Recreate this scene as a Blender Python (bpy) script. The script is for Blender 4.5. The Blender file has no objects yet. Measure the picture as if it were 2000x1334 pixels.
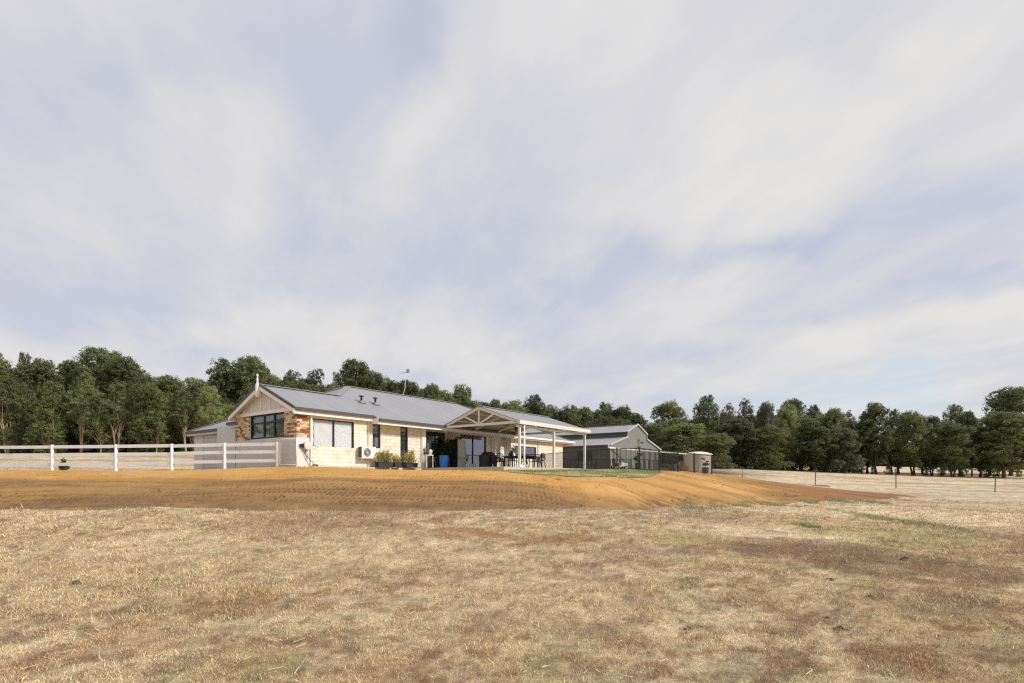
import bpy, math, random
import numpy as np
from mathutils import Vector, Matrix

# ------------------------------------------------------------------ camera, world, sun
scene = bpy.context.scene
EYE = 1.6
F = 1083.0
HOR = 934.0
cd = bpy.data.cameras.new("camera"); cam = bpy.data.objects.new("camera", cd)
scene.collection.objects.link(cam); scene.camera = cam
cam.location = (0, 0, EYE); cam.rotation_euler = (math.radians(90), 0, 0)
cd.sensor_width = 36.0; cd.lens = 36.0 * F / 2000.0
cd.shift_y = (HOR - 667.0) / 2000.0
cd.clip_start = 0.1; cd.clip_end = 3000
scene.view_settings.view_transform = 'Standard'
scene.view_settings.look = 'None'
scene.view_settings.exposure = 0.0
scene.view_settings.gamma = 1.0
scene.cycles.use_denoising = False
scene.cycles.filter_width = 1.25
SUN_AZ = math.radians(108)      # clockwise from the camera's forward direction
SUN_EL = math.radians(36)
SUN_STRENGTH = 3.9
sd = Vector((math.sin(SUN_AZ) * math.cos(SUN_EL), math.cos(SUN_AZ) * math.cos(SUN_EL), math.sin(SUN_EL)))
sl = bpy.data.lights.new("sun", 'SUN'); sl.energy = SUN_STRENGTH; sl.angle = math.radians(9.0)
sl.color = (1.0, 0.94, 0.86)
so = bpy.data.objects.new("sun", sl); scene.collection.objects.link(so)
so.rotation_euler = sd.to_track_quat('Z', 'Y').to_euler()
so.location = (30, -20, 40)

W = bpy.data.worlds.new("World"); scene.world = W; W.use_nodes = True
nt = W.node_tree; nt.nodes.clear()
def N(tree, typ, **kw):
    n = tree.nodes.new(typ)
    for k, v in kw.items(): setattr(n, k, v)
    return n
def link(tree, a, b): tree.links.new(a, b)
def mathn(tree, op, a, b=None, c=None, clamp=False):
    n = N(tree, 'ShaderNodeMath', operation=op, use_clamp=clamp)
    for i, x in enumerate((a, b, c)):
        if x is None: continue
        if isinstance(x, (int, float)): n.inputs[i].default_value = x
        else: link(tree, x, n.inputs[i])
    return n.outputs[0]
def vmath(tree, op, a, b=None):
    n = N(tree, 'ShaderNodeVectorMath', operation=op)
    for i, x in enumerate((a, b)):
        if x is None: continue
        if isinstance(x, (tuple, list, Vector)): n.inputs[i].default_value = tuple(x)
        else: link(tree, x, n.inputs[i])
    return n
def mixc(tree, f, a, b):
    n = N(tree, 'ShaderNodeMix', data_type='RGBA')
    for s, x in ((n.inputs[0], f), (n.inputs[6], a), (n.inputs[7], b)):
        if isinstance(x, (int, float)): s.default_value = x
        elif isinstance(x, (tuple, list)): s.default_value = (*x[:3], 1)
        else: link(tree, x, s)
    return n.outputs[2]
def maprange(tree, x, a, b, c=0.0, d=1.0, smooth=True):
    n = N(tree, 'ShaderNodeMapRange', interpolation_type='SMOOTHSTEP' if smooth else 'LINEAR')
    link(tree, x, n.inputs[0])
    for i, v in enumerate((a, b, c, d)): n.inputs[i + 1].default_value = v
    return n.outputs[0]
def noise(tree, vec, scale, detail=4, rough=0.5, dist=0.0):
    n = N(tree, 'ShaderNodeTexNoise')
    n.inputs['Scale'].default_value = scale; n.inputs['Detail'].default_value = detail
    n.inputs['Roughness'].default_value = rough; n.inputs['Distortion'].default_value = dist
    if vec is not None: link(tree, vec, n.inputs['Vector'])
    return n.outputs['Fac']

# clouds live in directions of the sky dome
tc = N(nt, 'ShaderNodeTexCoord')
dirv = tc.outputs['Generated']
sep = N(nt, 'ShaderNodeSeparateXYZ'); link(nt, dirv, sep.inputs[0])
zc = mathn(nt, 'MAXIMUM', sep.outputs[2], 0.03)
zc = mathn(nt, 'ADD', zc, 0.12)
px_ = mathn(nt, 'DIVIDE', sep.outputs[0], zc); py_ = mathn(nt, 'DIVIDE', sep.outputs[1], zc)
comb = N(nt, 'ShaderNodeCombineXYZ'); link(nt, px_, comb.inputs[0]); link(nt, py_, comb.inputs[1])
mp = N(nt, 'ShaderNodeMapping'); link(nt, comb.outputs[0], mp.inputs[0])
mp.vector_type = 'TEXTURE'; mp.inputs['Rotation'].default_value = (0, 0, math.radians(110)); mp.inputs['Scale'].default_value = (1 / 0.55, 1 / 0.95, 1)
mp.inputs['Location'].default_value = (-2.2, 6.6, 0)
n_big = noise(nt, mp.outputs[0], 1.05, 7, 0.50, 0.35)
n_fine = noise(nt, mp.outputs[0], 3.1, 7, 0.58, 0.6)
mp2 = N(nt, 'ShaderNodeMapping'); link(nt, comb.outputs[0], mp2.inputs[0])
mp2.vector_type = 'TEXTURE'; mp2.inputs['Rotation'].default_value = (0, 0, math.radians(104)); mp2.inputs['Scale'].default_value = (1 / 0.55, 1 / 1.5, 1)
n_wisp = noise(nt, mp2.outputs[0], 3.4, 8, 0.62, 0.8)
warp = N(nt, 'ShaderNodeTexNoise'); warp.inputs['Scale'].default_value = 3.0; warp.inputs['Detail'].default_value = 5
link(nt, dirv, warp.inputs['Vector'])
wv = vmath(nt, 'SUBTRACT', warp.outputs['Color'], (0.5, 0.5, 0.5))
wv = vmath(nt, 'MULTIPLY', wv.outputs[0], (0.42, 0.42, 0.42))
dw = vmath(nt, 'ADD', dirv, wv.outputs[0]).outputs[0]
def sky_dir(px, py):
    return Vector(((px - 1000) / F, 1, (HOR - py) / F)).normalized()
def patch(px, py, rx, ry, ang):
    """soft elongated patch of sky centred on the direction seen at (px,py); radii in photo pixels"""
    n0 = sky_dir(px, py)
    a = math.radians(ang)
    t = (sky_dir(px + 40 * math.cos(a), py - 40 * math.sin(a)) - n0).normalized()
    b = n0.cross(t).normalized()
    k = n0.y
    d = vmath(nt, 'SUBTRACT', dw, n0).outputs[0]
    sx, sy = rx / F * k, ry / F * k
    x = vmath(nt, 'DOT_PRODUCT', d, t / sx).outputs['Value']
    y = vmath(nt, 'DOT_PRODUCT', d, b / sy).outputs['Value']
    z = vmath(nt, 'DOT_PRODUCT', d, n0 / (2 * sx)).outputs['Value']
    c = N(nt, 'ShaderNodeCombineXYZ')
    link(nt, x, c.inputs[0]); link(nt, y, c.inputs[1]); link(nt, z, c.inputs[2])
    l = vmath(nt, 'LENGTH', c.outputs[0]).outputs['Value']
    return maprange(nt, l, 1.25, 0.0)
def addup(items, gain=1.0):
    tot = None
    for w, args in items:
        p = mathn(nt, 'MULTIPLY', patch(*args), w * gain)
        tot = p if tot is None else mathn(nt, 'ADD', tot, p)
    return tot
BLUE = [(0.62, (640, 440, 200, 150, 60)), (0.35, (830, 30, 80, 90, 60)), (0.25, (720, 110, 330, 110, 25)), (0.38, (1260, 500, 420, 70, 14)),
        (0.5, (1580, 400, 380, 60, 22)), (0.45, (1900, 360, 300, 80, 20)), (0.45, (950, 520, 260, 90, 10)), (0.35, (1850, 590, 500, 40, 5)),
        (0.35, (150, 130, 280, 120, 0)), (0.3, (260, 560, 500, 60, 0)), (0.3, (1450, 730, 500, 45, 3)), (0.22, (600, 690, 700, 40, 0))]
WHITE = [(0.75, (850, 280, 230, 130, 35)), (0.5, (1080, 90, 260, 110, 10)), (0.6, (1900, 665, 420, 48, 8)), (0.45, (1300, 650, 600, 50, 2)),
         (0.35, (200, 370, 380, 110, 0)), (0.5, (1500, 210, 420, 110, 30)), (0.4, (430, 250, 200, 90, 20)), (0.4, (1750, 80, 300, 110, 10)), (0.3, (800, 600, 500, 50, 0))]
blue = addup(BLUE, 0.9); white = addup(WHITE, 0.62)
# grey-violet base lifted to white by noise and patches
wfac = mathn(nt, 'ADD', maprange(nt, n_big, 0.34, 0.66, 0.10, 0.78), white)
wfac = mathn(nt, 'ADD', wfac, mathn(nt, 'MULTIPLY', mathn(nt, 'SUBTRACT', n_fine, 0.5), 1.0))
wfac = mathn(nt, 'ADD', wfac, mathn(nt, 'MULTIPLY', mathn(nt, 'SUBTRACT', n_wisp, 0.5), 0.6))
wfac = mathn(nt, 'SUBTRACT', wfac, mathn(nt, 'MULTIPLY', blue, 0.62), clamp=True)
cloud = mixc(nt, wfac, (0.592, 0.605, 0.700), (0.780, 0.768, 0.752))
thin = mathn(nt, 'MULTIPLY', blue, mathn(nt, 'SUBTRACT', 1.0, wfac), clamp=True)
lowblue = patch(1700, 805, 620, 50, 2)
thin = mathn(nt, 'MULTIPLY', mathn(nt, 'ADD', thin, lowblue), 0.30, clamp=True)
sky = N(nt, 'ShaderNodeTexSky'); sky.sky_type = 'NISHITA'; sky.sun_disc = False
sky.sun_elevation = SUN_EL; sky.sun_rotation = SUN_AZ
sky.air_density = 1.0; sky.dust_density = 0.6
bg1 = N(nt, 'ShaderNodeBackground'); link(nt, sky.outputs[0], bg1.inputs[0]); bg1.inputs[1].default_value = 0.15
bg2 = N(nt, 'ShaderNodeBackground'); link(nt, cloud, bg2.inputs[0]); bg2.inputs[1].default_value = 1.0
mx = N(nt, 'ShaderNodeMixShader'); link(nt, thin, mx.inputs[0]); link(nt, bg2.outputs[0], mx.inputs[1]); link(nt, bg1.outputs[0], mx.inputs[2])
wo = N(nt, 'ShaderNodeOutputWorld'); link(nt, mx.outputs[0], wo.inputs[0])

# ------------------------------------------------------------------ helpers
COL = scene.collection
rng = random.Random(7)
def tag(o, label=None, cat=None, group=None, kind=None):
    if label: o['label'] = label
    if cat: o['category'] = cat
    if group: o['group'] = group
    if kind: o['kind'] = kind
    return o
def empty(name, loc=(0, 0, 0), rz=0.0, parent=None):
    o = bpy.data.objects.new(name, None); COL.objects.link(o); o.empty_display_size = 0.3
    o.location = loc; o.rotation_euler = (0, 0, rz)
    if parent: o.parent = parent
    return o
def link_obj(name, me, parent=None, loc=(0, 0, 0), rz=0.0):
    o = bpy.data.objects.new(name, me); COL.objects.link(o)
    if parent: o.parent = parent
    o.location = loc; o.rotation_euler = (0, 0, rz)
    return o
def copy_tree(o, parent=None):
    c = o.copy(); COL.objects.link(c)
    if parent is not None: c.parent = parent
    for ch in list(o.children): copy_tree(ch, c)
    return c
def np_mesh(name, verts, faces, mat=None, smooth=False):
    me = bpy.data.meshes.new(name)
    verts = np.ascontiguousarray(verts, dtype=np.float32); faces = np.ascontiguousarray(faces, dtype=np.int32)
    n, k = faces.shape
    me.vertices.add(len(verts)); me.vertices.foreach_set('co', verts.ravel())
    me.loops.add(n * k); me.loops.foreach_set('vertex_index', faces.ravel())
    me.polygons.add(n); me.polygons.foreach_set('loop_start', np.arange(0, n * k, k, dtype=np.int32))
    try: me.polygons.foreach_set('loop_total', np.full(n, k, dtype=np.int32))
    except Exception: pass
    if smooth: me.polygons.foreach_set('use_smooth', np.ones(n, dtype=bool))
    me.update(calc_edges=True)
    if mat: me.materials.append(mat)
    return me
def set_attr(me, name, typ, dom, data):
    a = me.attributes.new(name, typ, dom)
    key = 'color' if typ == 'FLOAT_COLOR' else 'value'
    a.data.foreach_set(key, np.ascontiguousarray(data, dtype=np.float32).ravel())
class MB:
    def __init__(s): s.v = []; s.f = []; s.m = []; s.cur = 0
    def add(s, vs, fs):
        b = len(s.v); s.v += [tuple(p) for p in vs]
        for f in fs: s.f.append([b + i for i in f]); s.m.append(s.cur)
        return s
    def box(s, a, b):
        x0, x1 = sorted((a[0], b[0])); y0, y1 = sorted((a[1], b[1])); z0, z1 = sorted((a[2], b[2]))
        return s.add([(x0, y0, z0), (x1, y0, z0), (x1, y1, z0), (x0, y1, z0), (x0, y0, z1), (x1, y0, z1), (x1, y1, z1), (x0, y1, z1)],
                     [(0, 3, 2, 1), (4, 5, 6, 7), (0, 1, 5, 4), (1, 2, 6, 5), (2, 3, 7, 6), (3, 0, 4, 7)])
    def beam(s, p, q, w, h, up=(0, 0, 1)):
        p = Vector(p); q = Vector(q); d = (q - p).normalized(); up = Vector(up)
        if abs(d.dot(up)) > 0.98: up = Vector((1, 0, 0))
        r = d.cross(up).normalized(); u = r.cross(d).normalized()
        r *= w / 2; u *= h / 2
        vs = [p - r - u, p + r - u, p + r + u, p - r + u, q - r - u, q + r - u, q + r + u, q - r + u]
        return s.add(vs, [(0, 1, 2, 3), (4, 7, 6, 5), (0, 4, 5, 1), (1, 5, 6, 2), (2, 6, 7, 3), (3, 7, 4, 0)])
    def tube(s, pts, rad, n=8, cap=True):
        pts = [Vector(p) for p in pts]
        if not isinstance(rad, (list, tuple)): rad = [rad] * len(pts)
        b = len(s.v); ref = Vector((0.31, 0.2, 0.93))
        for i, p in enumerate(pts):
            d = (pts[min(i + 1, len(pts) - 1)] - pts[max(i - 1, 0)])
            d = d.normalized() if d.length > 1e-9 else Vector((0, 0, 1))
            if abs(d.dot(ref)) > 0.97: rr = Vector((1, 0, 0))
            else: rr = ref
            r = d.cross(rr).normalized(); u = r.cross(d).normalized()
            for k in range(n):
                a = 2 * math.pi * k / n
                s.v.append(tuple(p + r * math.cos(a) * rad[i] + u * math.sin(a) * rad[i]))
        for i in range(len(pts) - 1):
            for k in range(n):
                k2 = (k + 1) % n
                s.f.append([b + i * n + k, b + i * n + k2, b + (i + 1) * n + k2, b + (i + 1) * n + k]); s.m.append(s.cur)
        if cap:
            s.f.append([b + k for k in reversed(range(n))]); s.m.append(s.cur)
            e = b + (len(pts) - 1) * n; s.f.append([e + k for k in range(n)]); s.m.append(s.cur)
        return s
    def lathe(s, prof, c=(0, 0, 0), n=16, axis='z'):
        b = len(s.v)
        for r, z in prof:
            for k in range(n):
                a = 2 * math.pi * k / n; x, y = r * math.cos(a), r * math.sin(a)
                p = (x, y, z) if axis == 'z' else ((z, x, y) if axis == 'x' else (x, z, y))
                s.v.append((c[0] + p[0], c[1] + p[1], c[2] + p[2]))
        for i in range(len(prof) - 1):
            for k in range(n):
                k2 = (k + 1) % n
                s.f.append([b + i * n + k, b + i * n + k2, b + (i + 1) * n + k2, b + (i + 1) * n + k]); s.m.append(s.cur)
        s.f.append([b + k for k in reversed(range(n))]); s.m.append(s.cur)
        e = b + (len(prof) - 1) * n; s.f.append([e + k for k in range(n)]); s.m.append(s.cur)
        return s
    def prism(s, poly, off):
        n = len(poly); off = Vector(off)
        vs = [Vector(p) for p in poly] + [Vector(p) + off for p in poly]
        return s.add(vs, [list(reversed(range(n))), list(range(n, 2 * n))] + [[i, (i + 1) % n, n + (i + 1) % n, n + i] for i in range(n)])
    def mesh(s, name, mats, smooth=False):
        me = bpy.data.meshes.new(name); me.from_pydata(s.v, [], s.f)
        for m in (mats if isinstance(mats, (list, tuple)) else [mats]): me.materials.append(m)
        if isinstance(mats, (list, tuple)) and len(mats) > 1: me.polygons.foreach_set('material_index', s.m)
        if smooth: me.polygons.foreach_set('use_smooth', [True] * len(s.f))
        me.update(); return me
    def build(s, name, mats, parent=None, smooth=False, loc=(0, 0, 0), rz=0.0):
        return link_obj(name, s.mesh(name, mats, smooth), parent, loc, rz)

def mat(name, col, rough=0.7, metal=0.0, var=0.0, vscale=3.0, objvar=0.0, bump=0.0, bscale=40.0, spec=0.5, dirt=None):
    m = bpy.data.materials.new(name); m.use_nodes = True; t = m.node_tree
    p = t.nodes['Principled BSDF']
    p.inputs['Roughness'].default_value = rough; p.inputs['Metallic'].default_value = metal
    p.inputs['Specular IOR Level'].default_value = spec
    src = None
    tcn = N(t, 'ShaderNodeNewGeometry')
    if var or objvar or dirt:
        val = None
        if var:
            f = noise(t, tcn.outputs['Position'], vscale, 5, 0.6)
            val = maprange(t, f, 0.25, 0.75, 1 - var, 1 + var, smooth=False)
        if objvar:
            oi = N(t, 'ShaderNodeObjectInfo')
            ov = maprange(t, oi.outputs['Random'], 0, 1, 1 - objvar, 1 + objvar, smooth=False)
            val = ov if val is None else mathn(t, 'MULTIPLY', val, ov)
        c = (*col, 1)
        if dirt:
            f2 = noise(t, tcn.outputs['Position'], dirt[1], 6, 0.65)
            src = mixc(t, maprange(t, f2, dirt[2], dirt[2] + 0.2), col, dirt[0])
        if val is not None:
            sc = vmath(t, 'SCALE', src if src is not None else c[:3]); link(t, val, sc.inputs['Scale']); src = sc.outputs[0]
        link(t, src, p.inputs['Base Color'])
    else: p.inputs['Base Color'].default_value = (*col, 1)
    if bump:
        f = noise(t, tcn.outputs['Position'], bscale, 4, 0.6)
        b = N(t, 'ShaderNodeBump'); b.inputs['Strength'].default_value = bump; b.inputs['Distance'].default_value = 0.02
        link(t, f, b.inputs['Height']); link(t, b.outputs[0], p.inputs['Normal'])
    return m

# ------------------------------------------------------------------ numpy noise and the lie of the land
def _hash(ix, iy, seed):
    h = (ix.astype(np.int64) * 374761393 + iy.astype(np.int64) * 668265263 + seed * 974634777) & 0xffffffff
    h = ((h ^ (h >> 13)) * 1274126177) & 0xffffffff
    return ((h ^ (h >> 16)) & 0xffff) / 65535.0
def vnoise(x, y, seed=0):
    ix = np.floor(x); iy = np.floor(y); fx = x - ix; fy = y - iy
    fx = fx * fx * (3 - 2 * fx); fy = fy * fy * (3 - 2 * fy)
    a = _hash(ix, iy, seed); b = _hash(ix + 1, iy, seed); c = _hash(ix, iy + 1, seed); d = _hash(ix + 1, iy + 1, seed)
    return (a * (1 - fx) + b * fx) * (1 - fy) + (c * (1 - fx) + d * fx) * fy
def fbm(x, y, sc=1.0, octv=4, seed=0):
    x = np.asarray(x, float) * sc; y = np.asarray(y, float) * sc; s = 0; a = 0.5; t = 0
    for o in range(octv):
        s = s + a * vnoise(x + 17.3 * o, y - 9.1 * o, seed + o); t += a; a *= 0.5; x = x * 2.03; y = y * 2.03
    return s / t
def sstep(x, a, b):
    t = np.clip((x - a) / (b - a), 0, 1); return t * t * (3 - 2 * t)
class RBF:
    def __init__(s, pts, vals, lin=True):
        s.p = np.array(pts, float); n = len(s.p); v = np.array(vals, float)
        d = np.sqrt(((s.p[:, None] - s.p[None]) ** 2).sum(-1) + 1.0)
        P = np.column_stack([np.ones(n)] + ([s.p / 50.0] if lin else [])); k = P.shape[1]
        A = np.zeros((n + k, n + k)); A[:n, :n] = d; A[:n, n:] = P; A[n:, :n] = P.T
        s.w = np.linalg.solve(A + 1e-9 * np.eye(n + k), np.concatenate([v, np.zeros(k)])); s.lin = lin
    def __call__(s, x, y):
        sh = np.shape(x); x = np.ravel(x).astype(float); y = np.ravel(y).astype(float)
        out = np.full(x.shape, s.w[len(s.p)])
        if s.lin: out = out + s.w[-2] * x / 50.0 + s.w[-1] * y / 50.0
        for i, (a, b) in enumerate(s.p): out += s.w[i] * np.sqrt((x - a) ** 2 + (y - b) ** 2 + 1.0)
        return out.reshape(sh)
def P3(px, py, Z):  # photo pixel at depth Z -> x, y, height above eye
    return ((px - 1000) / F * Z, Z, (HOR - py) / F * Z)
gp = [(x, y, z) for x, y, z in [(0, 0, -1.6), (-6, 3, -1.6), (6, 3, -1.6), (0, 5, -1.6), (-8, 8, -1.5), (0, 9, -1.46), (9, 8, -1.55), (0, -12, -1.8), (-25, 0, -1.3), (25, 0, -1.9), (0, 12.5, -1.2),
                                (13, 13, -1.5), (-12, 12, -1.18), (45, 10, -2.2), (-50, 15, -0.6), (0, -60, -2.5), (60, -40, -3.0), (-60, -40, -1.5)]]
gp += [P3(*a) for a in [(-300, 1000, 17), (0, 997, 16), (200, 995, 15.8), (400, 993, 15.6), (600, 996, 15.5), (800, 998, 15.6), (1000, 994, 16.5), (1150, 991, 18), (1300, 988, 20),
                        (1500, 984, 24), (1620, 980, 26.5), (1740, 974, 30), (2000, 1003, 21), (1750, 1010, 19.5), (2150, 975, 32),
                        (1943, 961, 42), (1750, 954, 43), (1593, 948, 45), (1450, 934, 58), (2300, 960, 50), (2000, 933, 90), (1850, 931, 88), (1700, 926, 88), (1550, 919, 88),
                        (1420, 913, 88), (1700, 907, 160), (2000, 907, 170), (1900, 900, 230), (2600, 925, 120), (1000, 903, 160), (500, 866, 125), (0, 858, 120), (200, 872, 90),
                        (100, 884, 62), (400, 885, 62), (-300, 882, 62), (0, 917, 27), (250, 919, 28), (-300, 917, 27), (370, 917, 36), (900, 905, 75), (600, 892, 70), (1200, 910, 88), (0, 903, 40), (250, 904, 42), (1240, 917, 56)]]
gp += [(-5, 33, 0.15), (2, 42, 0.2), (9, 33, -0.3), (-8, 23, -0.2), (3, 24, -0.6), (-14, 24, -0.1), (-16, 30, 0.3)]
_G = RBF([(a, b) for a, b, c in gp], [c for a, b, c in gp])
def ground_z(x, y, rough=True):
    x = np.asarray(x, float); y = np.asarray(y, float)
    r = np.sqrt(x * x + y * y); k = np.minimum(1.0, 175.0 / np.maximum(r, 1e-6))
    z = _G(x * k, y * k) + EYE
    if rough:
        z = z + 0.05 * (fbm(x, y, 0.9, 4, 3) - 0.5) + 0.10 * (fbm(x, y, 0.25, 3, 5) - 0.5) * np.clip(r / 8, 0.2, 1)
    return z
def gz(x, y): return float(ground_z(np.array([x]), np.array([y]))[0])
def pix_ground(px, py):
    Z = np.geomspace(3.0, 170, 1500); X = (px - 1000) / F * Z
    d = (EYE + (HOR - py) / F * Z) - ground_z(X, Z, False)
    i = np.argmax(d < 0) if (d < 0).any() else len(Z) - 1
    return float(X[i]), float(Z[i])
# sand fill: thickness over the natural ground
edge = [(-500, 1000, 16.6), (-200, 998, 16.2), (0, 997, 16), (200, 995, 15.8), (400, 993, 15.6), (600, 996, 15.5), (800, 998, 15.6), (900, 996, 15.9), (1000, 994, 16.5), (1150, 991, 18), (1300, 988, 20), (1400, 986, 22),
        (1500, 984, 24), (1620, 980, 26.5), (1700, 976, 28.5), (1750, 972, 30.5)]
tp, tv = [], []
for i, e in enumerate(edge):
    x, y, z = P3(*e); tp.append((x, y)); tv.append(0.0)
    if i % 2 == 0: tp.append((x + (0.6 if e[0] > 1100 else 0), y - 1.6)); tv.append(-0.30)
for x, y in [(23.5, 33), (22.5, 37), (21.8, 42), (22, 48), (20, 56), (-15.5, 25.3), (-19, 25.2), (-24, 24.6), (-32, 24.5), (-18.5, 28), (-20.5, 33), (-23, 42), (-22, 50)]: tp.append((x, y)); tv.append(0.0)
for x, y in [(26, 33), (25.5, 40), (25.5, 50), (-26, 28), (-19.5, 27.6), (-22, 30.5), (-26, 40), (-34, 27.5), (-20, 60), (0, 66), (15, 66)]: tp.append((x, y)); tv.append(-0.3)
for a in [(0, 919, 22), (-300, 919, 22), (150, 919, 22.8), (300, 919.5, 22.8), (450, 915.5, 22.7), (590, 911.5, 23), (740, 917, 25.0), (860, 919, 26.6), (960, 919, 26.5), (1060, 919, 28),
          (1100, 933, 22), (1000, 926, 22), (880, 924, 21.5), (700, 925, 21), (500, 924, 20.8), (200, 926, 20.8), (0, 926, 20.8), (1200, 934, 23.5), (1290, 930, 27), (1250, 919, 29), (1140, 918.5, 31.5), (1388, 926, 35), (1330, 922, 33),
          (1452, 935, 36), (1550, 948, 35), (1650, 961, 33.5), (1300, 940, 25.5), (1400, 947, 26.5), (1300, 968, 22.2), (1500, 964, 28), (1200, 960, 19.8),
          (0, 947, 19), (0, 972, 17.3), (400, 947, 19), (400, 970, 17.1), (800, 946, 19), (800, 972, 17), (-300, 947, 19), (1050, 945, 19.6), (1050, 970, 17.9)]:
    x, y, z = P3(*a); tp.append((x, y)); tv.append(z + EYE - float(ground_z(np.array([x]), np.array([y]), False)[0]))
for x, y in [(-5, 33), (2, 42), (9, 36), (6, 48), (-12, 32), (-16, 34), (-5, 45), (14, 42), (14, 52), (-12, 50)]:
    tp.append((x, y)); tv.append(2.08 - float(ground_z(np.array([x]), np.array([y]), False)[0]))
_T = RBF(tp, tv)
def sand_base(x, y):
    t = _T(x, y)
    return ground_z(x, y, False) + t, t
def pad_z(x, y):
    s, t = sand_base(np.array([float(x)]), np.array([float(y)]))
    return float(max(s[0], ground_z(np.array([x]), np.array([y]))[0])) if t[0] < 0.05 else float(s[0])

# ------------------------------------------------------------------ ground colours (what the soil and dry grass are, per place)
STRAW = np.array([0.575, 0.44, 0.26]); PALE = np.array([0.71, 0.58, 0.375]); SOIL = np.array([0.22, 0.135, 0.075]); RED = np.array([0.34, 0.17, 0.078])
GREY = np.array([0.30, 0.245, 0.155]); YGREEN = np.array([0.40, 0.35, 0.13]); SANDY = np.array([0.80, 0.66, 0.43])
nr0 = np.random.RandomState(17)
def lerp(a, b, t): return a + (b - a) * t[..., None]
ZONES = []
for px, py, rx, ry, colr, amt in [(640, 1018, 190, 24, SOIL * 1.35, 0.62), (120, 1120, 170, 40, RED * 1.1, 0.25), (900, 1041, 110, 8, RED, 0.9), (1060, 1046, 60, 6, RED, 0.6), (420, 1185, 120, 26, RED * 0.9, 0.55),
                                  (320, 1190, 90, 14, SOIL, 0.5), (250, 1260, 140, 34, RED, 0.35), (60, 1300, 80, 40, RED, 0.45), (870, 1100, 60, 10, RED, 0.35), (960, 1215, 60, 22, SOIL, 0.4), (1150, 1225, 70, 20, SOIL, 0.55),
                                  (1480, 1035, 170, 26, SANDY, 0.95), (1900, 1012, 160, 22, SANDY, 0.7), (1300, 1085, 60, 7, PALE, 0.7), (1650, 1000, 250, 14, SANDY, 0.45),
                                  (1600, 1078, 200, 26, SOIL, 0.85), (1460, 1068, 110, 14, SOIL, 0.5), (1860, 1115, 190, 26, SOIL, 0.65), (1980, 1050, 90, 22, SOIL, 0.7), (1750, 1290, 100, 34, RED * 0.75, 0.75), (1950, 1280, 70, 24, SOIL, 0.5),
                                  (1560, 1300, 60, 14, SOIL, 0.3), (1340, 1050, 110, 13, YGREEN, 0.6), (1700, 1040, 200, 22, YGREEN, 0.45), (1440, 1100, 120, 10, YGREEN, 0.35), (1120, 1000, 180, 14, GREY, 0.35), (1380, 1012, 120, 18, SOIL, 0.5),
                                  (1230, 1080, 120, 14, GREY, 0.4), (720, 1300, 90, 30, RED, 0.35), (540, 1300, 60, 30, YGREEN, 0.25), (1040, 1180, 300, 60, PALE, 0.25), (300, 1080, 260, 50, PALE, 0.3), (760, 1080, 260, 40, PALE, 0.35),
                                  (1750, 950, 700, 18, PALE, 0.45), (1700, 935, 600, 12, PALE, 0.5), (1620, 960, 130, 8, SOIL * 0.9, 0.8), (1850, 965, 300, 9, SOIL * 1.4, 0.45), (100, 1005, 160, 10, PALE, 0.4), (1800, 1180, 140, 24, SOIL, 0.3)]:
    x, y = pix_ground(px, py); _, y1 = pix_ground(px, py - ry); _, y2 = pix_ground(px, py + ry)
    ZONES.append((x, y, rx / F * y, max(0.12, (y1 - y2) / 2), colr, amt))
def ground_col(x, y):
    x = np.asarray(x, float); y = np.asarray(y, float)
    r = np.sqrt(x * x + y * y)
    wx = x + 1.2 * (fbm(x, y, 0.8, 4, 31) - 0.5) * np.clip(r / 12, 0.3, 3); wy = y + 1.2 * (fbm(x, y, 0.8, 4, 37) - 0.5) * np.clip(r / 12, 0.3, 3)
    c = np.broadcast_to(STRAW, x.shape + (3,)).copy()
    c = lerp(c, PALE, 0.55 * sstep(fbm(wx, wy, 0.45, 5, 11), 0.46, 0.66))
    far = sstep(r, 18, 45)
    c = lerp(c, SOIL * 1.25, (1 - 0.6 * far) * 0.5 * sstep(fbm(wx, wy, 2.6, 6, 12), 0.54, 0.66))
    c = lerp(c, RED, (1 - 0.7 * far) * 0.42 * sstep(fbm(wx + 40, wy, 1.7, 6, 13), 0.56, 0.70))
    c = lerp(c, GREY, (1 - 0.7 * far) * 0.45 * sstep(fbm(wx, wy + 50, 2.6, 5, 14), 0.57, 0.70))
    c = lerp(c, YGREEN, (1 - far) * 0.25 * sstep(fbm(wx - 20, wy + 50, 0.9, 5, 15), 0.56, 0.7))
    c = lerp(c, SOIL * 0.9, (1 - far) * 0.6 * sstep(fbm(x, y * 1.0, 5.5, 4, 23), 0.60, 0.68))
    c = lerp(c, RED * 0.9, (1 - far) * 0.6 * sstep(fbm(x + 9, y, 4.0, 4, 24), 0.61, 0.69))
    e = fbm(x, y, 2.2, 5, 16)
    for zx, zy, rx, ry, colr, amt in ZONES:
        d = np.sqrt(((wx - zx) / (rx * 1.15)) ** 2 + ((wy - zy) / (ry * 1.25)) ** 2)
        c = lerp(c, colr, amt * sstep(1.25 - d + (e - 0.5) * 1.3, 0.15, 0.85))
    c = lerp(c, np.array([0.54, 0.455, 0.33]), 0.75 * far)
    # streaks of bare ground on the far paddock
    c = lerp(c, SOIL * 1.6, 0.6 * far * sstep(fbm(x * 0.25, y, 0.5, 6, 19), 0.53, 0.66))
    litter = sstep(y, 60, 68) * sstep(-x, -34, -24)
    litter = np.maximum(litter, 0.85 * sstep(y - (79 + 0.0 * x), 0, 6) * sstep(135 - y, 0, 10) * sstep(-x, -60, -45))
    c = lerp(c, np.array([0.10, 0.07, 0.045]), litter)
    m = (0.76 + 0.48 * fbm(x, y, 4.0, 5, 21)) * (0.7 + 0.6 * fbm(x, y, 14.0, 3, 22))
    return c * m[..., None]

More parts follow.
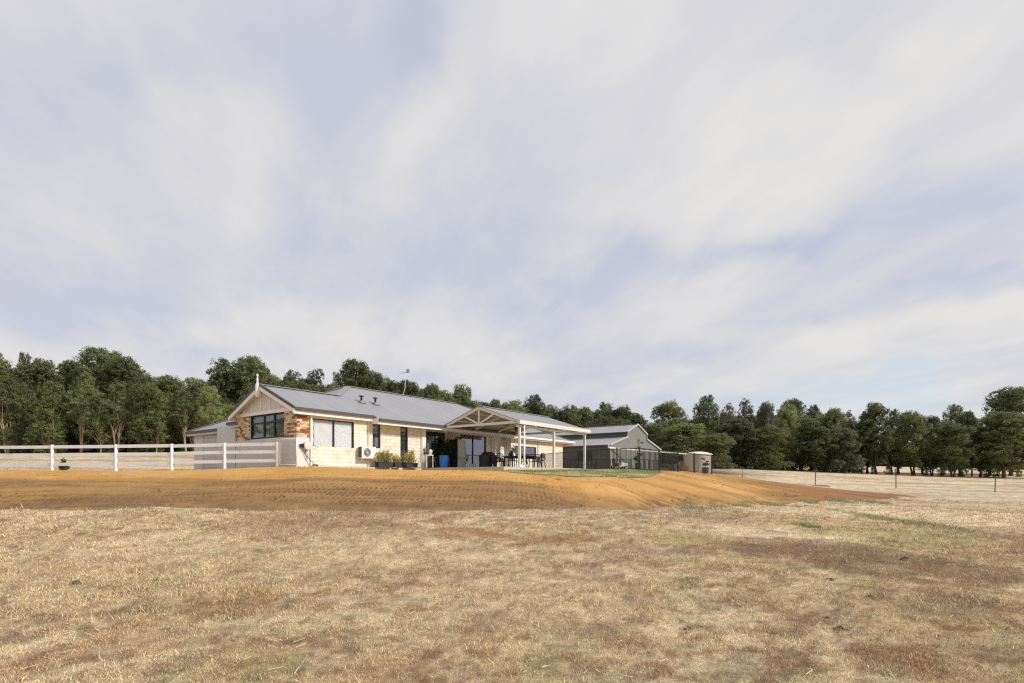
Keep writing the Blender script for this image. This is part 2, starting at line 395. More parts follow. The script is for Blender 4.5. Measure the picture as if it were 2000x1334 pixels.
def vcol_mat(name, rough=0.95, micro=0.25, mscale=30.0, bump=0.6, bdist=0.03, bscale=25.0):
    m = bpy.data.materials.new(name); m.use_nodes = True; t = m.node_tree; p = t.nodes['Principled BSDF']
    a = N(t, 'ShaderNodeAttribute', attribute_name='tint'); g = N(t, 'ShaderNodeNewGeometry')
    f = noise(t, g.outputs['Position'], mscale, 6, 0.7)
    v = maprange(t, f, 0.3, 0.7, 1 - micro, 1 + micro, smooth=False)
    f2 = noise(t, g.outputs['Position'], mscale * 0.17, 5, 0.65)
    v = mathn(t, 'MULTIPLY', v, maprange(t, f2, 0.3, 0.7, 1 - micro * 0.6, 1 + micro * 0.6, smooth=False))
    sc = vmath(t, 'SCALE', a.outputs['Color']); link(t, v, sc.inputs['Scale']); link(t, sc.outputs[0], p.inputs['Base Color'])
    p.inputs['Roughness'].default_value = rough; p.inputs['Specular IOR Level'].default_value = 0.15
    if bump:
        b = N(t, 'ShaderNodeBump'); b.inputs['Strength'].default_value = bump; b.inputs['Distance'].default_value = bdist
        h = noise(t, g.outputs['Position'], bscale, 6, 0.7); link(t, h, b.inputs['Height']); link(t, b.outputs[0], p.inputs['Normal'])
    return m
M_ground = vcol_mat('dry_paddock', micro=0.45, mscale=55, bump=1.0, bdist=0.04, bscale=40)
M_sand = vcol_mat('yellow_sand', micro=0.10, mscale=9, bump=0.5, bdist=0.02, bscale=16)
M_lawn = vcol_mat('lawn_turf', micro=0.3, mscale=18, bump=0.7, bdist=0.03)
M_blade = vcol_mat('dry_grass_blades', micro=0.0, bump=0)
# paddock: one sheet in rings round the origin, out to the horizon
ang = np.concatenate([np.linspace(-62, 62, 520), np.linspace(62, 298, 70)[1:-1]]) * math.pi / 180
rad = np.concatenate([[0.0], np.geomspace(0.6, 3.3, 12)[:-1], np.geomspace(3.3, 1200, 300)])
A_, R_ = np.meshgrid(ang, rad); gx = np.sin(A_) * R_; gy = np.cos(A_) * R_
gzv = ground_z(gx, gy)
na, nr = len(ang), len(rad)
idx = np.arange(na * nr).reshape(nr, na)
q = np.stack([idx[:-1, :], idx[1:, :], np.roll(idx, -1, 1)[1:, :], np.roll(idx, -1, 1)[:-1, :]], -1).reshape(-1, 4)[:, ::-1]
me = np_mesh('paddock', np.stack([gx, gy, gzv], -1).reshape(-1, 3), q[:, ::-1], M_ground, smooth=True)
gc = (ground_col(gx, gy) * (0.92 + 0.08 * sstep(R_, 16, 30))[..., None]).reshape(-1, 3)
set_attr(me, 'tint', 'FLOAT_COLOR', 'POINT', np.concatenate([gc, np.ones((len(gc), 1))], 1))
tag(link_obj('paddock', me), 'wide dry straw coloured paddock with bare brown soil patches', kind='structure')

# sand fill with tyre tread rows and scraped batter
def sand_relief(x, y):
    dz = 0.05 * (fbm(x, y, 1.1, 4, 41) - 0.5) + 0.02 * (fbm(x, y, 4.5, 3, 42) - 0.5)
    dark = np.zeros_like(x)
    leftw = sstep(-x, -3.2, -1.0)                       # the tread rows die out to the right of the pad nose
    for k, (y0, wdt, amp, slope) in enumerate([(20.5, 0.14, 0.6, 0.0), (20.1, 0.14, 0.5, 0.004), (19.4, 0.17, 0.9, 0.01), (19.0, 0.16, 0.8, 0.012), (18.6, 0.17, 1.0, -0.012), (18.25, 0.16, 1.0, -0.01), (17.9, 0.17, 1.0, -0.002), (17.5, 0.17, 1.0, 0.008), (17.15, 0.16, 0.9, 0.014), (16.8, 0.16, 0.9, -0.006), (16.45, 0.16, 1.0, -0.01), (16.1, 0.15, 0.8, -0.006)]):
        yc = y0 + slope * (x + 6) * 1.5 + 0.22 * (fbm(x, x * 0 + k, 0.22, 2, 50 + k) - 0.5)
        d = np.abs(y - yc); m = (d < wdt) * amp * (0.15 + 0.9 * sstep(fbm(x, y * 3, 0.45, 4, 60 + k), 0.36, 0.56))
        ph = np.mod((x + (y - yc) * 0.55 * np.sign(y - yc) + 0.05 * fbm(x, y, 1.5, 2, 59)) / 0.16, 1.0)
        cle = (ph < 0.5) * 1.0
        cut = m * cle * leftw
        dz = dz - 0.04 * cut - 0.006 * m * leftw; dark = np.maximum(dark, 0.85 * cut)  # besides the relief, cleat shadows are painted into the sand tint
    # right-hand batter: long scrapes running down to the right
    u = x * 0.86 - y * 0.51; v = x * 0.51 + y * 0.86
    rw = sstep(x, 2.8, 5.0)
    rid = np.abs(fbm(u * 0.16, v + 0.3 * fbm(u, v, 0.5, 2, 77), 1.25, 4, 71) - 0.5)
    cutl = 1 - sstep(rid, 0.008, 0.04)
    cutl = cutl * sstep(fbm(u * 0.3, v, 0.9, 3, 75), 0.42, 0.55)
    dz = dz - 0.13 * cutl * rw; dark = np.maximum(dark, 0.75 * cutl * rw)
    # slumped clods at the nose of the pad
    nose = np.exp(-(((x - 1.6) / 1.5) ** 2 + ((y - 20.2) / 1.3) ** 2))
    dz = dz + nose * 0.22 * (fbm(x, y, 1.8, 4, 81) - 0.5)
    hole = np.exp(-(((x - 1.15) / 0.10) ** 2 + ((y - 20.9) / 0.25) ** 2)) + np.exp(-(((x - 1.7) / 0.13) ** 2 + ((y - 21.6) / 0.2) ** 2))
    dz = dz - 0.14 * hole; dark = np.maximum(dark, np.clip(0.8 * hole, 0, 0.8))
    return dz, dark
SB = np.array([0.515, 0.300, 0.098]); SD = np.array([0.165, 0.095, 0.045]); SR = np.array([0.26, 0.125, 0.055])
def sand_col(x, y, t, dark):
    n = fbm(x * 0.35, y, 0.9, 5, 91)
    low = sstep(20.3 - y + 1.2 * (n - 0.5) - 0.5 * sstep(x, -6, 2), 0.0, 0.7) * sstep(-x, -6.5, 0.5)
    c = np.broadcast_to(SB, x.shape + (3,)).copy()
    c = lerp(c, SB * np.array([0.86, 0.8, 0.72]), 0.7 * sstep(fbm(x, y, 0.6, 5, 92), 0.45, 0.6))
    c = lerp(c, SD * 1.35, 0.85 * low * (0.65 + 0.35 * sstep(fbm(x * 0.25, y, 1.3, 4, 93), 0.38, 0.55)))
    u = x * 0.86 - y * 0.51; v = x * 0.51 + y * 0.86
    st = sstep(fbm(u * 0.12, v, 1.1, 5, 94), 0.50, 0.66) * sstep(x, 2.5, 5)
    c = lerp(c, SD * 1.7, 0.62 * st)
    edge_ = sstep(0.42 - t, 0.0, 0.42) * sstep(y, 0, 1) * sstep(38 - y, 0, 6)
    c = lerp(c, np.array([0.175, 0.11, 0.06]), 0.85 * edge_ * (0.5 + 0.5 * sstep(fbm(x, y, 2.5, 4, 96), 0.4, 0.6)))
    c = lerp(c, SR, 0.8 * sstep(x, 11, 17) * sstep(0.95 - t + 0.6 * (fbm(u * 0.2, v, 1.4, 4, 97) - 0.5), 0.1, 0.7))
    c = lerp(c, SD * 0.9, 0.55 * sstep(x, 10, 14) * sstep(fbm(u * 0.2, v, 1.0, 5, 98), 0.48, 0.6))
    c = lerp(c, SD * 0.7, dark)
    back = sstep(-x, 13, 15) * sstep(y, 24.2, 25.5)
    return c * (0.9 + 0.2 * fbm(x, y, 3.0, 4, 95))[..., None]
xs = np.arange(-25, 26, 0.048); ys = np.concatenate([np.arange(14.0, 22.6, 0.07), np.arange(22.6, 33, 0.12), np.arange(33, 62, 0.7)])
X_, Y_ = np.meshgrid(xs, ys)
tz = _T(X_[:, ::8], Y_[:, ::8]); tt = np.empty_like(X_)
gl = ground_z(X_[:, ::8], Y_[:, ::8], False)
for j in range(len(ys)):
    tt[j] = np.interp(xs, xs[::8], tz[j])
gg = np.empty_like(X_)
for j in range(len(ys)): gg[j] = np.interp(xs, xs[::8], gl[j])
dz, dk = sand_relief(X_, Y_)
tt = tt + 0.10 * (fbm(X_, Y_, 0.8, 4, 99) - 0.5) * sstep(0.6 - tt, 0, 0.6)
zz = gg + tt + dz * sstep(tt, 0.0, 0.15)
keep = tt > -0.12
ii = np.arange(X_.size).reshape(X_.shape)
kf = keep[:-1, :-1] | keep[1:, 1:]
q = np.stack([ii[:-1, :-1], ii[:-1, 1:], ii[1:, 1:], ii[1:, :-1]], -1)[kf]
used = np.unique(q); rem = np.full(X_.size, -1); rem[used] = np.arange(len(used)); q = rem[q]
me = np_mesh('sand_embankment', np.stack([X_.ravel()[used], Y_.ravel()[used], zz.ravel()[used]], -1), q, M_sand, smooth=True)
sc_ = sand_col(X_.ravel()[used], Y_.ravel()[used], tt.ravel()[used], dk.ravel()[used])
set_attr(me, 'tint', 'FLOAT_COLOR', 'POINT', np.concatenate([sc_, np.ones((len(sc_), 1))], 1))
tag(link_obj('sand_embankment', me), 'orange yellow sand fill embankment marked with tyre tracks', kind='structure')

# clods and crumbs lying on the worked sand
ncl = 5200
cx_ = nr0.rand(ncl) * 44 - 24; cy_ = 15.6 + nr0.rand(ncl) ** 1.2 * 14
bs_, bt_ = sand_base(cx_, cy_); okc = (bt_ > 0.03) & (fbm(cx_, cy_, 0.8, 4, 141) > 0.46); cx_, cy_, bs_ = cx_[okc], cy_[okc], bs_[okc]
rzc, _ = sand_relief(cx_, cy_); rc_ = 0.008 + 0.035 * nr0.rand(len(cx_)) ** 3.5
octv = np.array([[1, 0, 0], [0, 1, 0], [-1, 0, 0], [0, -1, 0], [0, 0, 0.9], [0, 0, -0.9]], float)
octf = np.array([[0, 1, 4], [1, 2, 4], [2, 3, 4], [3, 0, 4], [1, 0, 5], [2, 1, 5], [3, 2, 5], [0, 3, 5]])
vv = np.stack([cx_, cy_, bs_ + rzc + rc_ * 0.3], -1)[:, None, :] + octv[None] * rc_[:, None, None] * (0.6 + 0.8 * nr0.rand(len(cx_), 6, 1))
me = np_mesh('sand_clods', vv.reshape(-1, 3), (octf[None] + 6 * np.arange(len(cx_))[:, None, None]).reshape(-1, 3), M_sand)
cc_ = sand_col(cx_, cy_, bt_[okc], np.zeros(len(cx_))) * (0.7 + 0.3 * nr0.rand(len(cx_)))[:, None]
cc_ = np.repeat(cc_, 6, 0); set_attr(me, 'tint', 'FLOAT_COLOR', 'POINT', np.concatenate([cc_, np.ones((len(cc_), 1))], 1))
tag(link_obj('sand_clods', me), 'small clods of sand scattered over the embankment', kind='stuff')

# lawn on the pad
lawn_px = [(845, 919, 26.6), (900, 920.2, 26.0), (960, 921.5, 24.8), (1000, 925, 23.3), (1050, 930, 22.8), (1100, 932.5, 22.5), (1160, 934.5, 23.0), (1220, 934.5, 24.3), (1270, 933, 26.3), (1297, 928, 28.5), (1292, 920, 31.5), (1250, 917, 33), (1200, 916, 35), (1160, 916, 37), (1105, 915, 40), (1040, 914, 38)]
lawn_poly = [(P3(*a)[0], a[2]) for a in lawn_px] + [(-0.6, 30), (-2.5, 28)]
def inside(poly, x, y):
    r = np.zeros(x.shape, bool); n = len(poly)
    for i in range(n):
        x1, y1 = poly[i]; x2, y2 = poly[(i + 1) % n]
        c = ((y1 > y) != (y2 > y)) & (x < (x2 - x1) * (y - y1) / (y2 - y1 + 1e-12) + x1); r ^= c
    return r
xs = np.arange(-6, 13, 0.08); ys = np.concatenate([np.arange(20.5, 29, 0.08), np.arange(29, 42, 0.2)])
X_, Y_ = np.meshgrid(xs, ys)
wob = 1.5 * (fbm(X_, Y_, 0.9, 5, 111) - 0.5)
ins = inside(lawn_poly, X_ + wob * 0.6, Y_ + wob)
sb, st_ = sand_base(X_, Y_)
dz, _ = sand_relief(X_, Y_)
lz = sb + dz * 0.5 + 0.012 + 0.012 * fbm(X_, Y_, 3, 3, 112)
ii = np.arange(X_.size).reshape(X_.shape)
kf = ins[:-1, :-1] & ins[1:, 1:] & ins[1:, :-1] & ins[:-1, 1:]
q = np.stack([ii[:-1, :-1], ii[:-1, 1:], ii[1:, 1:], ii[1:, :-1]], -1)[kf]
used = np.unique(q); rem = np.full(X_.size, -1); rem[used] = np.arange(len(used)); q = rem[q]
me = np_mesh('lawn', np.stack([X_.ravel()[used], Y_.ravel()[used], lz.ravel()[used]], -1), q, M_lawn, smooth=True)
nl = fbm(X_.ravel()[used], Y_.ravel()[used], 1.1, 5, 113)
lc = lerp(np.broadcast_to(np.array([0.20, 0.215, 0.095]), nl.shape + (3,)), np.array([0.40, 0.35, 0.18]), 0.85 * sstep(nl, 0.42, 0.62))
set_attr(me, 'tint', 'FLOAT_COLOR', 'POINT', np.concatenate([lc, np.ones((len(lc), 1))], 1))
tag(link_obj('lawn', me), 'strip of green lawn on the edge of the sand pad', kind='structure')

# ------------------------------------------------------------------ blades
nr_ = np.random.RandomState(5)
def blades(name, x, y, z, length, width, lean, cols, label):
    n = len(x); a = nr_.rand(n) * 2 * np.pi; b = nr_.rand(n) * 2 * np.pi
    ln = length * (0.5 + nr_.rand(n)); le = lean * (0.4 + 1.0 * nr_.rand(n)); le = np.clip(le, 0, 1.5)
    dirx, diry = np.cos(a), np.sin(a); wx, wy = np.cos(b) * width / 2, np.sin(b) * width / 2
    tip = np.stack([x + dirx * np.sin(le) * ln, y + diry * np.sin(le) * ln, z + np.cos(le) * ln], -1)
    b0 = np.stack([x - wx, y - wy, z - 0.01], -1); b1 = np.stack([x + wx, y + wy, z - 0.01], -1)
    v = np.stack([b0, b1, tip], 1).reshape(-1, 3); f = np.arange(3 * n).reshape(n, 3)
    me = np_mesh(name, v, f, M_blade)
    c4 = np.concatenate([cols, np.ones((n, 1))], 1)
    set_attr(me, 'tint', 'FLOAT_COLOR', 'FACE', c4)
    return tag(link_obj(name, me), label, kind='stuff')
NB = 900000
yy = 3.4 * (30.0 / 3.4) ** (nr_.rand(NB) ** 0.93); xx = (nr_.rand(NB) * 2 - 1) * (0.97 * yy + 0.8)
tsand = _T(xx, yy); clump = fbm(xx, yy, 3.2, 4, 121); bare = fbm(xx, yy, 0.9, 5, 122)
colb = ground_col(xx, yy)
lum = colb.mean(1); kp = (tsand < 0.10 * (nr_.rand(NB) ** 2)) & (nr_.rand(NB) < np.clip(0.2 + 1.4 * sstep(clump, 0.40, 0.62), 0, 1) * (1 - sstep(yy, 19, 30)) * np.clip((lum - 0.12) / 0.14, 0.12, 1))
xx, yy, colb, clump = xx[kp], yy[kp], colb[kp], clump[kp]; n = len(xx)
zz = ground_z(xx, yy)
dist = np.sqrt(xx ** 2 + yy ** 2)
mixr = nr_.rand(n)
cb = lerp(colb, np.array([0.82, 0.665, 0.425]), 0.22 + 0.38 * mixr)
cb = cb * (0.42 + 1.0 * nr_.rand(n))[:, None]
tall = (1 + 0.9 * sstep(fbm(xx, yy, 1.3, 4, 124), 0.55, 0.7)) * (1 + 1.3 * (nr_.rand(n) < 0.05))
blades('dry_grass', xx, yy, zz, (0.018 + 0.0010 * dist) * tall, 0.0030 + 0.0007 * dist, 1.0, cb, 'short dry straw coloured grass covering the paddock')
# loose straw lying on the paddock
ns = 480
ys_ = 3.6 * (16 / 3.6) ** nr_.rand(ns); xs_ = (nr_.rand(ns) * 2 - 1) * (0.97 * ys_ + 0.5); zs_ = ground_z(xs_, ys_)
mbs = MB()
for i in range(ns):
    a = nr_.rand() * math.pi; L = (0.04 + 0.12 * nr_.rand() ** 2); dx, dy = math.cos(a) * L / 2, math.sin(a) * L / 2
    z = zs_[i] + 0.018 + 0.01 * nr_.rand(); w = 0.004 + 0.003 * nr_.rand()
    mbs.beam((xs_[i] - dx, ys_[i] - dy, z), (xs_[i] + dx, ys_[i] + dy, z + 0.02 * nr_.rand()), w, 0.003)
M_straw = mat('straw', (0.68, 0.56, 0.30), 0.8, var=0.25, vscale=8)
tag(mbs.build('loose_straw', M_straw), 'scattered pale straw stalks lying on the dry grass', kind='stuff')
# green weeds along the foot of the sand and on the mound
def weed_pts(lst):
    X, Y = [], []
    for px, py, rx, ry, n in lst:
        p = pix_ground(px, py); y1 = pix_ground(px, py - ry)[1]; y2 = pix_ground(px, py + ry)[1]
        X.append(p[0] + nr_.randn(n) * rx / F * p[1] * 0.5); Y.append(p[1] + nr_.randn(n) * max(0.15, (y1 - y2) / 2) * 0.5)
    return np.concatenate(X), np.concatenate(Y)
wl = [(1350, 991, 34, 3, 1800), (1400, 989, 20, 3, 900), (1445, 987, 22, 3, 1200), (1520, 986, 50, 4, 3500), (1590, 982, 30, 4, 2400), (1640, 980, 34, 4, 3000), (1690, 980, 26, 4, 2400), (1722, 983, 18, 4, 1200), (1765, 977, 18, 2, 500), (1845, 978, 14, 2, 300), (1720, 1010, 24, 12, 3600), (1755, 1018, 30, 10, 2600), (1582, 1030, 18, 5, 1000), (1800, 1022, 30, 6, 700),
      (148, 919, 0, 0, 0)]
wl = [w for w in wl if w[4]]
wx_, wy_ = weed_pts(wl); cl = fbm(wx_, wy_, 2.2, 4, 131) > 0.50; wx_, wy_ = wx_[cl], wy_[cl]
wc = lerp(np.broadcast_to(np.array([0.24, 0.29, 0.15]), (len(wx_), 3)), np.array([0.52, 0.50, 0.28]), nr_.rand(len(wx_)) ** 1.5)
blades('green_weeds', wx_, wy_, ground_z(wx_, wy_), 0.09, 0.02, 0.9, wc, 'low green weeds growing at the foot of the sand embankment')
# lawn blades
nlw = 90000
lx = nr_.rand(nlw) * 19 - 6; ly = 21 + nr_.rand(nlw) ** 1.3 * 19
wob = 1.5 * (fbm(lx, ly, 0.9, 5, 111) - 0.5) + 0.25 * nr_.randn(nlw); ins = inside(lawn_poly, lx + wob * 0.6, ly + wob); lx, ly = lx[ins], ly[ins]
sb, _t = sand_base(lx, ly); dz, _ = sand_relief(lx, ly)
nl = fbm(lx, ly, 1.1, 5, 113)
lc = lerp(np.broadcast_to(np.array([0.19, 0.225, 0.09]), nl.shape + (3,)), np.array([0.44, 0.39, 0.20]), 0.85 * sstep(nl, 0.42, 0.62)) * (0.5 + 1.0 * nr_.rand(len(lx)))[:, None]
blades('lawn_grass', lx, ly, sb + dz * 0.5 + 0.03, 0.035, 0.018, 0.8, lc, 'green lawn grass growing along the edge of the pad')
# green tuft under the sapling behind the white fence
gx_ = -20.6 + nr_.randn(1600) * 0.9; gy_ = 25.9 + nr_.randn(1600) * 0.18
blades('fence_weeds', gx_, gy_, np.maximum(ground_z(gx_, gy_), sand_base(gx_, gy_)[0]), 0.08, 0.03, 0.8, np.broadcast_to(np.array([0.13, 0.18, 0.06]), (1600, 3)) * (0.6 + 0.8 * nr_.rand(1600))[:, None], 'green weeds growing below the white rail fence')

# ragged grass along the foot of the rail fence
fx_ = -27 + nr_.rand(2600) * 17; fy_ = 26.0 + (fx_ + 22) * (-0.175) + nr_.randn(2600) * 0.16
fk = fbm(fx_, fy_, 1.7, 4, 151) > 0.47; fx_, fy_ = fx_[fk], fy_[fk]
blades('fence_grass', fx_, fy_, np.maximum(ground_z(fx_, fy_), sand_base(fx_, fy_)[0]), 0.10, 0.02, 0.7, lerp(np.broadcast_to(np.array([0.50, 0.42, 0.24]), (len(fx_), 3)), np.array([0.22, 0.22, 0.10]), nr_.rand(len(fx_)) ** 2), 'ragged dry grass along the foot of the white rail fence')

# ------------------------------------------------------------------ house frame: x runs out from the long wall, y runs along it
HA = math.atan2(-0.598, 0.801); SLAB = 2.14
HO = (-8.76, 24.2, SLAB)
def hw(v, u, z=0.0):
    return (HO[0] + 0.598 * u + 0.801 * v, HO[1] + 0.801 * u - 0.598 * v, SLAB + z)
M_block = mat('cream_block', (0.78, 0.725, 0.62), 0.85, var=0.06, vscale=6, objvar=0.06, bump=0.4, bscale=30, dirt=((0.70, 0.62, 0.48), 2.0, 0.50))
M_mortar = mat('mortar', (0.64, 0.57, 0.45), 0.95, var=0.1)
M_bcream = mat('brick_cream', (0.64, 0.53, 0.36), 0.9, var=0.12, vscale=9, objvar=0.18)
M_bred = mat('brick_red', (0.29, 0.105, 0.06), 0.9, var=0.15, vscale=9, objvar=0.3)
M_btan = mat('brick_tan', (0.42, 0.25, 0.14), 0.9, var=0.12, vscale=9, objvar=0.25)
M_render = mat('grey_render', (0.63, 0.635, 0.62), 0.85, var=0.05, vscale=2, bump=0.15, bscale=60)
M_white = mat('white_paint', (0.83, 0.82, 0.78), 0.45, var=0.04, vscale=2)
M_cream = mat('cream_paint', (0.74, 0.70, 0.61), 0.5, var=0.04, vscale=2)
M_post = mat('pale_post_paint', (0.66, 0.635, 0.58), 0.45, var=0.03)
M_roof = mat('grey_steel_roof', (0.262, 0.262, 0.275), 0.45, metal=0.0, var=0.04, vscale=0.8, objvar=0.035, spec=0.6)
M_gutter = mat('dark_gutter', (0.075, 0.078, 0.08), 0.4)
M_frame = mat('black_window_frame', (0.014, 0.014, 0.016), 0.35)
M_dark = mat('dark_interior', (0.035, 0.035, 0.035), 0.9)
M_blind = mat('pale_blind', (0.82, 0.82, 0.83), 0.6)
M_curtain = mat('sheer_curtain', (0.80, 0.78, 0.72), 0.9)
M_concrete = mat('concrete', (0.52, 0.46, 0.38), 0.9, var=0.12, vscale=3, bump=0.2)
M_pvc = mat('white_pipe', (0.75, 0.74, 0.70), 0.35)
M_black = mat('black_plastic', (0.012, 0.012, 0.013), 0.45)
M_steel = mat('steel', (0.45, 0.45, 0.44), 0.4, metal=0.6)
def glass_mat(name, tintc=(0.75, 0.8, 0.8), refl=0.10):
    m = bpy.data.materials.new(name); m.use_nodes = True; t = m.node_tree; t.nodes.clear()
    o = N(t, 'ShaderNodeOutputMaterial'); mxs = N(t, 'ShaderNodeMixShader'); tr = N(t, 'ShaderNodeBsdfTransparent'); gl = N(t, 'ShaderNodeBsdfGlossy')
    tr.inputs[0].default_value = (*tintc, 1); gl.inputs['Roughness'].default_value = 0.02; gl.inputs[0].default_value = (0.92, 0.95, 1.0, 1)
    fr = N(t, 'ShaderNodeFresnel'); fr.inputs[0].default_value = 1.52
    f = mathn(t, 'ADD', fr.outputs[0], refl, clamp=True)
    gn = N(t, 'ShaderNodeNewGeometry'); f = mathn(t, 'MULTIPLY', f, mathn(t, 'SUBTRACT', 1.0, gn.outputs['Backfacing']))
    link(t, f, mxs.inputs[0]); link(t, tr.outputs[0], mxs.inputs[1]); link(t, gl.outputs[0], mxs.inputs[2]); link(t, mxs.outputs[0], o.inputs[0])
    return m
M_glass = glass_mat('window_glass', (0.96, 0.97, 0.97), 0.0)
M_glass2 = glass_mat('tinted_glass', (0.5, 0.54, 0.53), 0.24)

house = empty('house', HO, HA)
tag(house, 'single storey cream block house with grey steel roof and brick gable front', 'house')
def MV(v0): return lambda a, d, z: (v0 + d, a, z)      # wall facing outwards (+v)
def MU(u0): return lambda a, d, z: (a, u0 - d, z)      # wall facing the near end (-u)
_bm = {}
def brick_obj(name, M, a0, a1, z0, z1, d0, d1, mt, parent):
    L = round(a1 - a0, 2); H = round(z1 - z0, 3); key = (name, L, H, round(d1 - d0, 3), mt.name, M(1, 0, 0)[0] == M(0, 0, 0)[0])
    if key not in _bm:
        p0 = Vector(M(-L / 2, -(d1 - d0) / 2, -H / 2)) - Vector(M(0, 0, 0)); p1 = Vector(M(L / 2, (d1 - d0) / 2, H / 2)) - Vector(M(0, 0, 0))
        _bm[key] = MB().box(p0, p1).mesh(name, mt)
    return link_obj(name, _bm[key], parent, M((a0 + a1) / 2, (d0 + d1) / 2, (z0 + z1) / 2))
def cut(iv, ops):
    out = [iv]
    for o0, o1 in ops:
        nxt = []
        for a, b in out:
            if o1 <= a or o0 >= b: nxt.append((a, b)); continue
            if a < o0: nxt.append((a, o0))
            if b > o1: nxt.append((o1, b))
        out = nxt
    return [x for x in out if x[1] - x[0] > 0.045]
def lay(M, a0, a1, z0, z1, openings, L, H, J, fn, seed=1):
    r = random.Random(seed); rows = max(1, round((z1 - z0) / (H + J))); hh = (z1 - z0) / rows
    for k in range(rows):
        zb = z0 + k * hh; zt = zb + hh - J; zm = (zb + zt) / 2
        ops = [(o[0] - 0.005, o[1] + 0.005) for o in openings if o[2] < zm < o[3]]
        a = a0 - (L + J) * (0.5 if k % 2 else 0.0)
        while a < a1:
            s = (max(a, a0), min(a + L, a1)); a += L + J
            if s[1] - s[0] < 0.04: continue
            for c0, c1 in cut(s, ops): fn(M, c0, c1, zb, zt, r)
def core(M, a0, a1, z0, z1, openings, d0, d1, name, mt, parent):
    xs_ = sorted({a0, a1} | {x for o in openings for x in o[:2] if a0 < x < a1}); mb = MB()
    for p, q in zip(xs_[:-1], xs_[1:]):
        m = (p + q) / 2; segs = [(z0, z1)]
        for o in openings:
            if o[0] < m < o[1]: segs = [t for s in segs for t in cut(s, [(o[2], o[3])])]
        for s in segs: mb.box(M(p, d0, s[0]), M(q, d1, s[1]))
    return mb.build(name, mt, parent)
def fix_normals(o):
    pass
def window(M, a0, a1, z0, z1, mull=(), trans=(), fill='dark', name='window', fw=0.05, parent=house, glass=None, sill=None, frame_col=None):
    mb = MB(); d0, d1 = -0.10, -0.03
    mb.box(M(a0, d0, z0), M(a0 + fw, d1, z1)); mb.box(M(a1 - fw, d0, z0), M(a1, d1, z1))
    mb.box(M(a0 + fw, d0, z1 - fw), M(a1 - fw, d1, z1)); mb.box(M(a0 + fw, d0, z0), M(a1 - fw, d1, z0 + fw))
    xs_ = [a0 + fw] + [a0 + (a1 - a0) * m for m in mull] + [a1 - fw]
    for m in xs_[1:-1]: mb.box(M(m - fw / 2, d0 + 0.005, z0 + fw), M(m + fw / 2, d1 + 0.005, z1 - fw))
    zs_ = [z0 + fw] + [z0 + (z1 - z0) * t for t in trans] + [z1 - fw]
    for t in zs_[1:-1]:
        for p, q in zip(xs_[:-1], xs_[1:]): mb.box(M(p + fw / 2, d0 + 0.007, t - fw / 2), M(q - fw / 2, d1 - 0.002, t + fw / 2))
    w = mb.build(name, frame_col or M_frame, parent)
    for p, q in zip(xs_[:-1], xs_[1:]):
        for s, t in zip(zs_[:-1], zs_[1:]):
            MB().box(M(p, -0.07, s), M(q, -0.062, t)).build('pane', glass or M_glass, w)
    if fill == 'blind':
        for p, q in zip(xs_[:-1], xs_[1:]):
            b = MB(); z = z0 + fw
            while z < z1 - fw - 0.02:
                b.add([M(p + 0.01, -0.085, z), M(q - 0.01, -0.085, z), M(q - 0.01, -0.11, z + 0.045), M(p + 0.01, -0.11, z + 0.045)], [(0, 1, 2, 3)]); z += 0.042
            b.build('blind', M_blind, w)
    if fill == 'curtain':
        b = MB(); n = 60; pts = []
        for i in range(n + 1):
            a = a0 + fw + (a1 - a0 - 2 * fw) * i / n; pts.append((a, -0.14 + 0.03 * math.sin(i * 1.9) * (1 if i % 20 > 2 else 0.2)))
        for (p, dp), (q, dq) in zip(pts[:-1], pts[1:]): b.add([M(p, dp, z0), M(q, dq, z0), M(q, dq, z1), M(p, dp, z1)], [(0, 1, 2, 3)])
        b.build('curtain', M_curtain, w)
    # dark room behind the glass
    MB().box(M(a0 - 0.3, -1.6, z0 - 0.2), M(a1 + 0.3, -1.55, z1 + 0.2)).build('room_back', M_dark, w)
    return w

# --- front wing and long wall (v = 0)
opsA = [(0.10, 2.25, 0.83, 2.10), (3.34, 3.82, 0.93, 2.10), (5.12, 5.62, 0.06, 2.10)]
core(MV(0), -0.69, 6.81, -0.6, 2.26, opsA, -0.25, 0.0, 'wall', M_mortar, house)
def fb(M, a0, a1, z0, z1, r): brick_obj('wall_block', M, a0, a1, z0, z1, -0.01, 0.012 + 0.004 * r.random(), M_block, house)
lay(MV(0), -0.10, 6.81, 0.02, 2.26, opsA, 0.305, 0.162, 0.010, fb, 1)
window(MV(0), *opsA[0], mull=(0.5,), fill='blind')
window(MV(0), *opsA[1], fill='blind', trans=(0.5,), glass=M_glass2)
window(MV(0), *opsA[2], fill='blind', trans=(0.4,), glass=M_glass2)
MB().box((-0.02, -0.1, -0.6), (0.35, 6.3, -0.015)).build('footing', M_concrete, house)
# side pier of feature brick and its rendered base
def feat(M, a0, a1, z0, z1, r):
    x = r.random(); m = M_bcream if x < 0.60 else (M_bred if x < 0.84 else M_btan)
    brick_obj('feature_brick', M, a0, a1, z0, z1, -0.01, 0.020 + 0.006 * r.random(), m, house)
lay(MV(0), -0.69, -0.12, 1.24, 2.26, [], 0.23, 0.076, 0.010, feat, 3)
MB().box((0.0, -0.72, -0.6), (0.05, -0.12, 1.22)).build('rendered_base', M_render, house)
